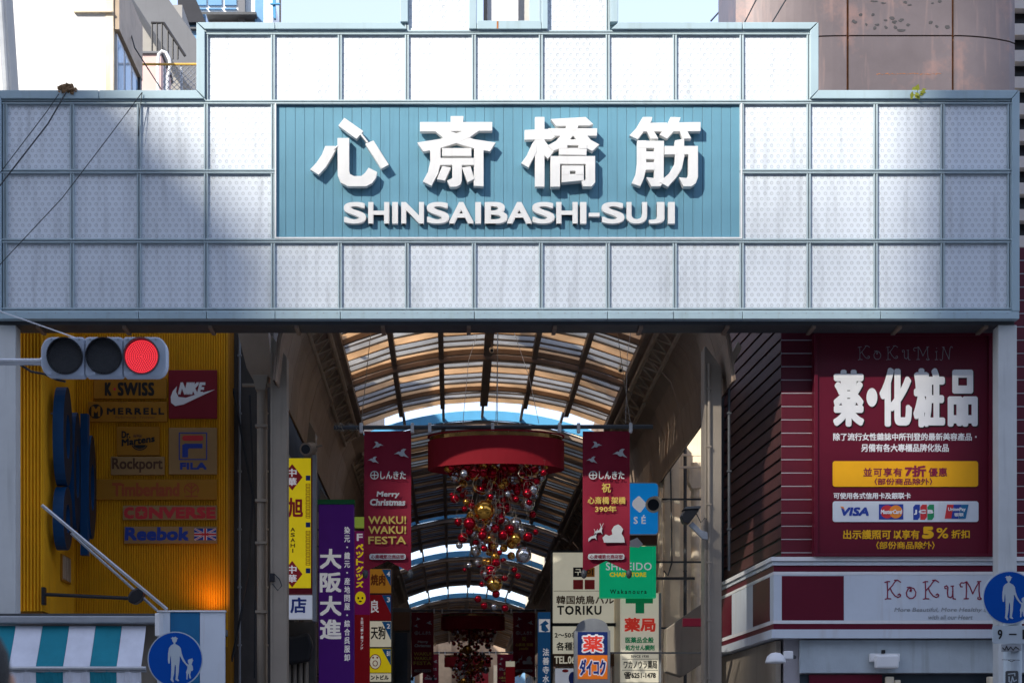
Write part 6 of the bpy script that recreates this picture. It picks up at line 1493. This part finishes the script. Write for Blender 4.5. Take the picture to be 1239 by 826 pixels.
flat(t, 'figure', [ell(693, 820, 5, 8, 14)], 33.994, mt['printblue']); flat(t, 'figure', [ell(684, 811, 4, 2, 10)], 33.994, mt['printred'])
Y = 29.4
t = board('capsule_sign', 'grey dome-topped sign with a navy panel above an orange panel', 695, 738.5, 762, 840, Y, mt['grey'], .22)
part('dome', MB().prism(P2([(696.5, 762)] + [(717 + 20 * math.cos(R(a)), 761 - 13.5 * math.sin(R(a))) for a in range(150, 29, -10)] + [(737, 762)], Y), Y + .01, Y + .2), mt['grey'], t, bevel=.01)
part('upper_panel', MB().pbox(699, 735, 764, 791.5, Y - .008, .01), mt['lit_navy'], t); part('lower_panel', MB().pbox(699, 735, 792, 821, Y - .008, .01), mt['glow_orange'], t)
text(t, '薬', 703, 731.5, 766.5, 790, Y - .013, mt['lit_letter'], 2.2, res=3, dirs=8); text(t, '薬', 705, 729.5, 768.5, 788, Y - .020, mt['glow_redprint'], .7, res=3)
text(t, 'ダイコク', 699.8, 734.2, 795, 818.5, Y - .013, mt['lit_letter'], 1.5, res=3, dirs=8); text(t, 'ダイコク', 701, 733, 796.5, 817, Y - .020, mt['printblue'], .8, res=3)
part('bracket', MB().box(X(738, Y), AX + 4.05, Y + .05, Y + .1, Z(790, Y), Z(788, Y)), mt['greydark'], t)
Y = 38.0
t = board('vertical_sign', 'dark blue vertical sign with white characters left of the cream restaurant sign', 651, 667, 740, 900, Y, mt['lit_skyblue'], .2)
flat(t, 'emblem', [[(652, 748.5), (665.5, 748.5), (665.5, 764), (652, 764)]], Y - .004, mt['lit_letter']); flat(t, 'emblem', [[(655, 762), (655, 756), (652.5, 756), (660, 750), (664, 754), (660, 756), (664, 762), (660, 764)]], Y - .009, mt['lit_skyblue'])
vtext(t, '法善寺水', 656.5, 664.5, 783, 826, Y - .004, mt['lit_letter'], .3, 1.5)
part('bracket', MB().box(X(667, Y), AX + 4.0, Y + .05, Y + .1, Z(760, Y), Z(758, Y)), mt['greydark'], t)
# distant things at the bottom of the vault
t = board('pillar_sign', 'distant red pillar sign with a pale top between the second banners', 612, 623, 800, 900, 58.0, mt['lit_red'], .3); part('cap', MB().pbox(612, 623, 799.5, 806, 57.99, .02), mt['glow_cream'], t); 
for i, (a, b, c, d, m, lb) in enumerate(((497, 522, 868, 900, 'dark', 'dark distant kiosk at the left'),)): solo('distant_kiosk', MB().pbox(a, b, c, d, 60, .5), mt[m], lb, 'kiosk')
solo('end_facade', MB().box(-14, 16, 118, 124, .13, 12.5), mt['brown'], 'brown building closing the far end of the arcade', 'building')
eb = thing('end_shopfront', 'sunlit shop fronts with awnings at the far end of the arcade', 'shopfront', (0, 117.9, .13))
for k in range(12):
    part('bay', MB().box(-6 + k * 1.25, -5.1 + k * 1.25, 117.8, 117.98, random.uniform(5.5, 7.0), random.uniform(8.3, 10.8)), mt[random.choice(['cream', 'glassblue', 'beamlight', 'dark', 'redsign', 'dark'])], eb)

# ================================================================ PASSER-BY AT THE LOWER LEFT, CLOSE TO THE LENS
def person():
    Y = 4.3; x = X(-34, Y)
    g = thing('person', 'out-of-focus dark-haired person in a dark coat, seen from behind at the lower left corner', 'person', (x, Y, 0.0))
    V = [(0, 0, .98), (0, 0, 1.15), (0, .0, 1.36), (0, -.01, 1.50), (0, 0, 1.57), (0, .01, 1.68), (0, .01, 1.76),
         (.18, 0, 1.43), (.23, .02, 1.18), (.22, .10, .93), (-.18, 0, 1.43), (-.23, .02, 1.18), (-.22, .10, .93),
         (.10, 0, .92), (.11, .04, .52), (.11, -.02, .10), (.11, .12, .05), (-.10, 0, .92), (-.11, -.04, .52), (-.11, -.12, .10), (-.11, .02, .05)]
    E = [(0, 1), (1, 2), (2, 3), (3, 4), (4, 5), (5, 6), (2, 7), (7, 8), (8, 9), (2, 10), (10, 11), (11, 12), (0, 13), (13, 14), (14, 15), (15, 16), (0, 17), (17, 18), (18, 19), (19, 20)]
    rad = [.15, .15, .17, .065, .06, .085, .065, .075, .055, .035, .075, .055, .035, .10, .065, .045, .04, .10, .065, .045, .04]
    me = bpy.data.meshes.new('body'); me.from_pydata(V, E, []); o = bpy.data.objects.new('body', me); COL.objects.link(o); o.parent = g
    me.materials.append(mt['coat'])
    o.modifiers.new('skin', 'SKIN'); 
    for i, r_ in enumerate(rad): me.skin_vertices[0].data[i].radius = (r_ * (1.15 if i < 3 else 1), r_ * (.75 if i < 3 else 1))
    me.skin_vertices[0].data[0].use_root = True
    s = o.modifiers.new('sub', 'SUBSURF'); s.levels = 2; s.render_levels = 2
    bx, by = x, Y
    hd = MB().lathe((x, Y + .005, 1.715), [(.001, -.13), (.045, -.125), (.07, -.09), (.082, -.02), (.084, .04), (.07, .09), (.04, .115), (.001, .122)], 'z', 20)
    part('head', hd, mt['skin'], g)
    ob = g.children[-1]
    hr = MB().lathe((x, Y - .012, 1.735), [(.06, -.15), (.085, -.10), (.094, -.05), (.097, .0), (.092, .05), (.072, .09), (.04, .112), (.001, .118)], 'z', 20)
    part('hair', hr, mt['hair'], g)
    for s_ in (-1, 1): part('ear', MB().lathe((x + s_ * .088, Y + .01, 1.71), [(.001, -.03), (.014, -.02), (.018, 0), (.014, .02), (.001, .03)], 'z', 8), mt['skin'], g)
    part('nose', MB().lathe((x, Y + .093, 1.71), [(.001, -.02), (.016, -.015), (.012, .01), (.001, .03)], 'z', 8), mt['skin'], g)
    part('coat', MB().lathe((x, Y, .13), [(.24, .62), (.235, .9), (.22, 1.1), (.225, 1.25), (.21, 1.34), (.12, 1.41), (.075, 1.45)], 'z', 24), mt['coat'], g)
    g.children[-1].scale = (1, 1, 1)
person()

# ================================================================ SMALL HARDWARE
for k, (px, Yh_, y0, y1, m, lb) in enumerate((
    (290, 29.7, 400, 1000, 'grey', 'grey conduit running down the dark gap wall'),
    (322, 27.9, 470, 1000, 'beamlight', 'thin reddish conduit behind the front left column'),
    (858, 27.15, 440, 1000, 'column', 'thin conduit on the face of the front right column'),
    (882, 27.3, 470, 690, 'greydark', 'dark conduit between the right column and the flank siding'))):
    g = thing('conduit', lb, 'conduit', (X(px, Yh_), Yh_, Z(y1, Yh_)))
    part('pipe', MB().tube([(X(px, Yh_), Yh_, Z(y1, Yh_)), (X(px, Yh_), Yh_, Z(y0, Yh_))], .022, 8), mt[m], g)
    yy = y0 + 30
    while yy < min(y1, 900): part('saddle', MB().box(X(px, Yh_) - .035, X(px, Yh_) + .035, Yh_ - .03, Yh_ + .02, Z(yy + 1, Yh_), Z(yy - 1, Yh_)), mt[m], g); yy += 70
# fixings on the gate border and bolts on the signal
mb = MB()
for k in range(76):
    mb.disc(X(3 + k * 16.2, GY), Z(379.3, GY), .008, GY - .036, GY - .028, 6)
part('rivet', mb, mt['grey'], GATE, kind='stuff')
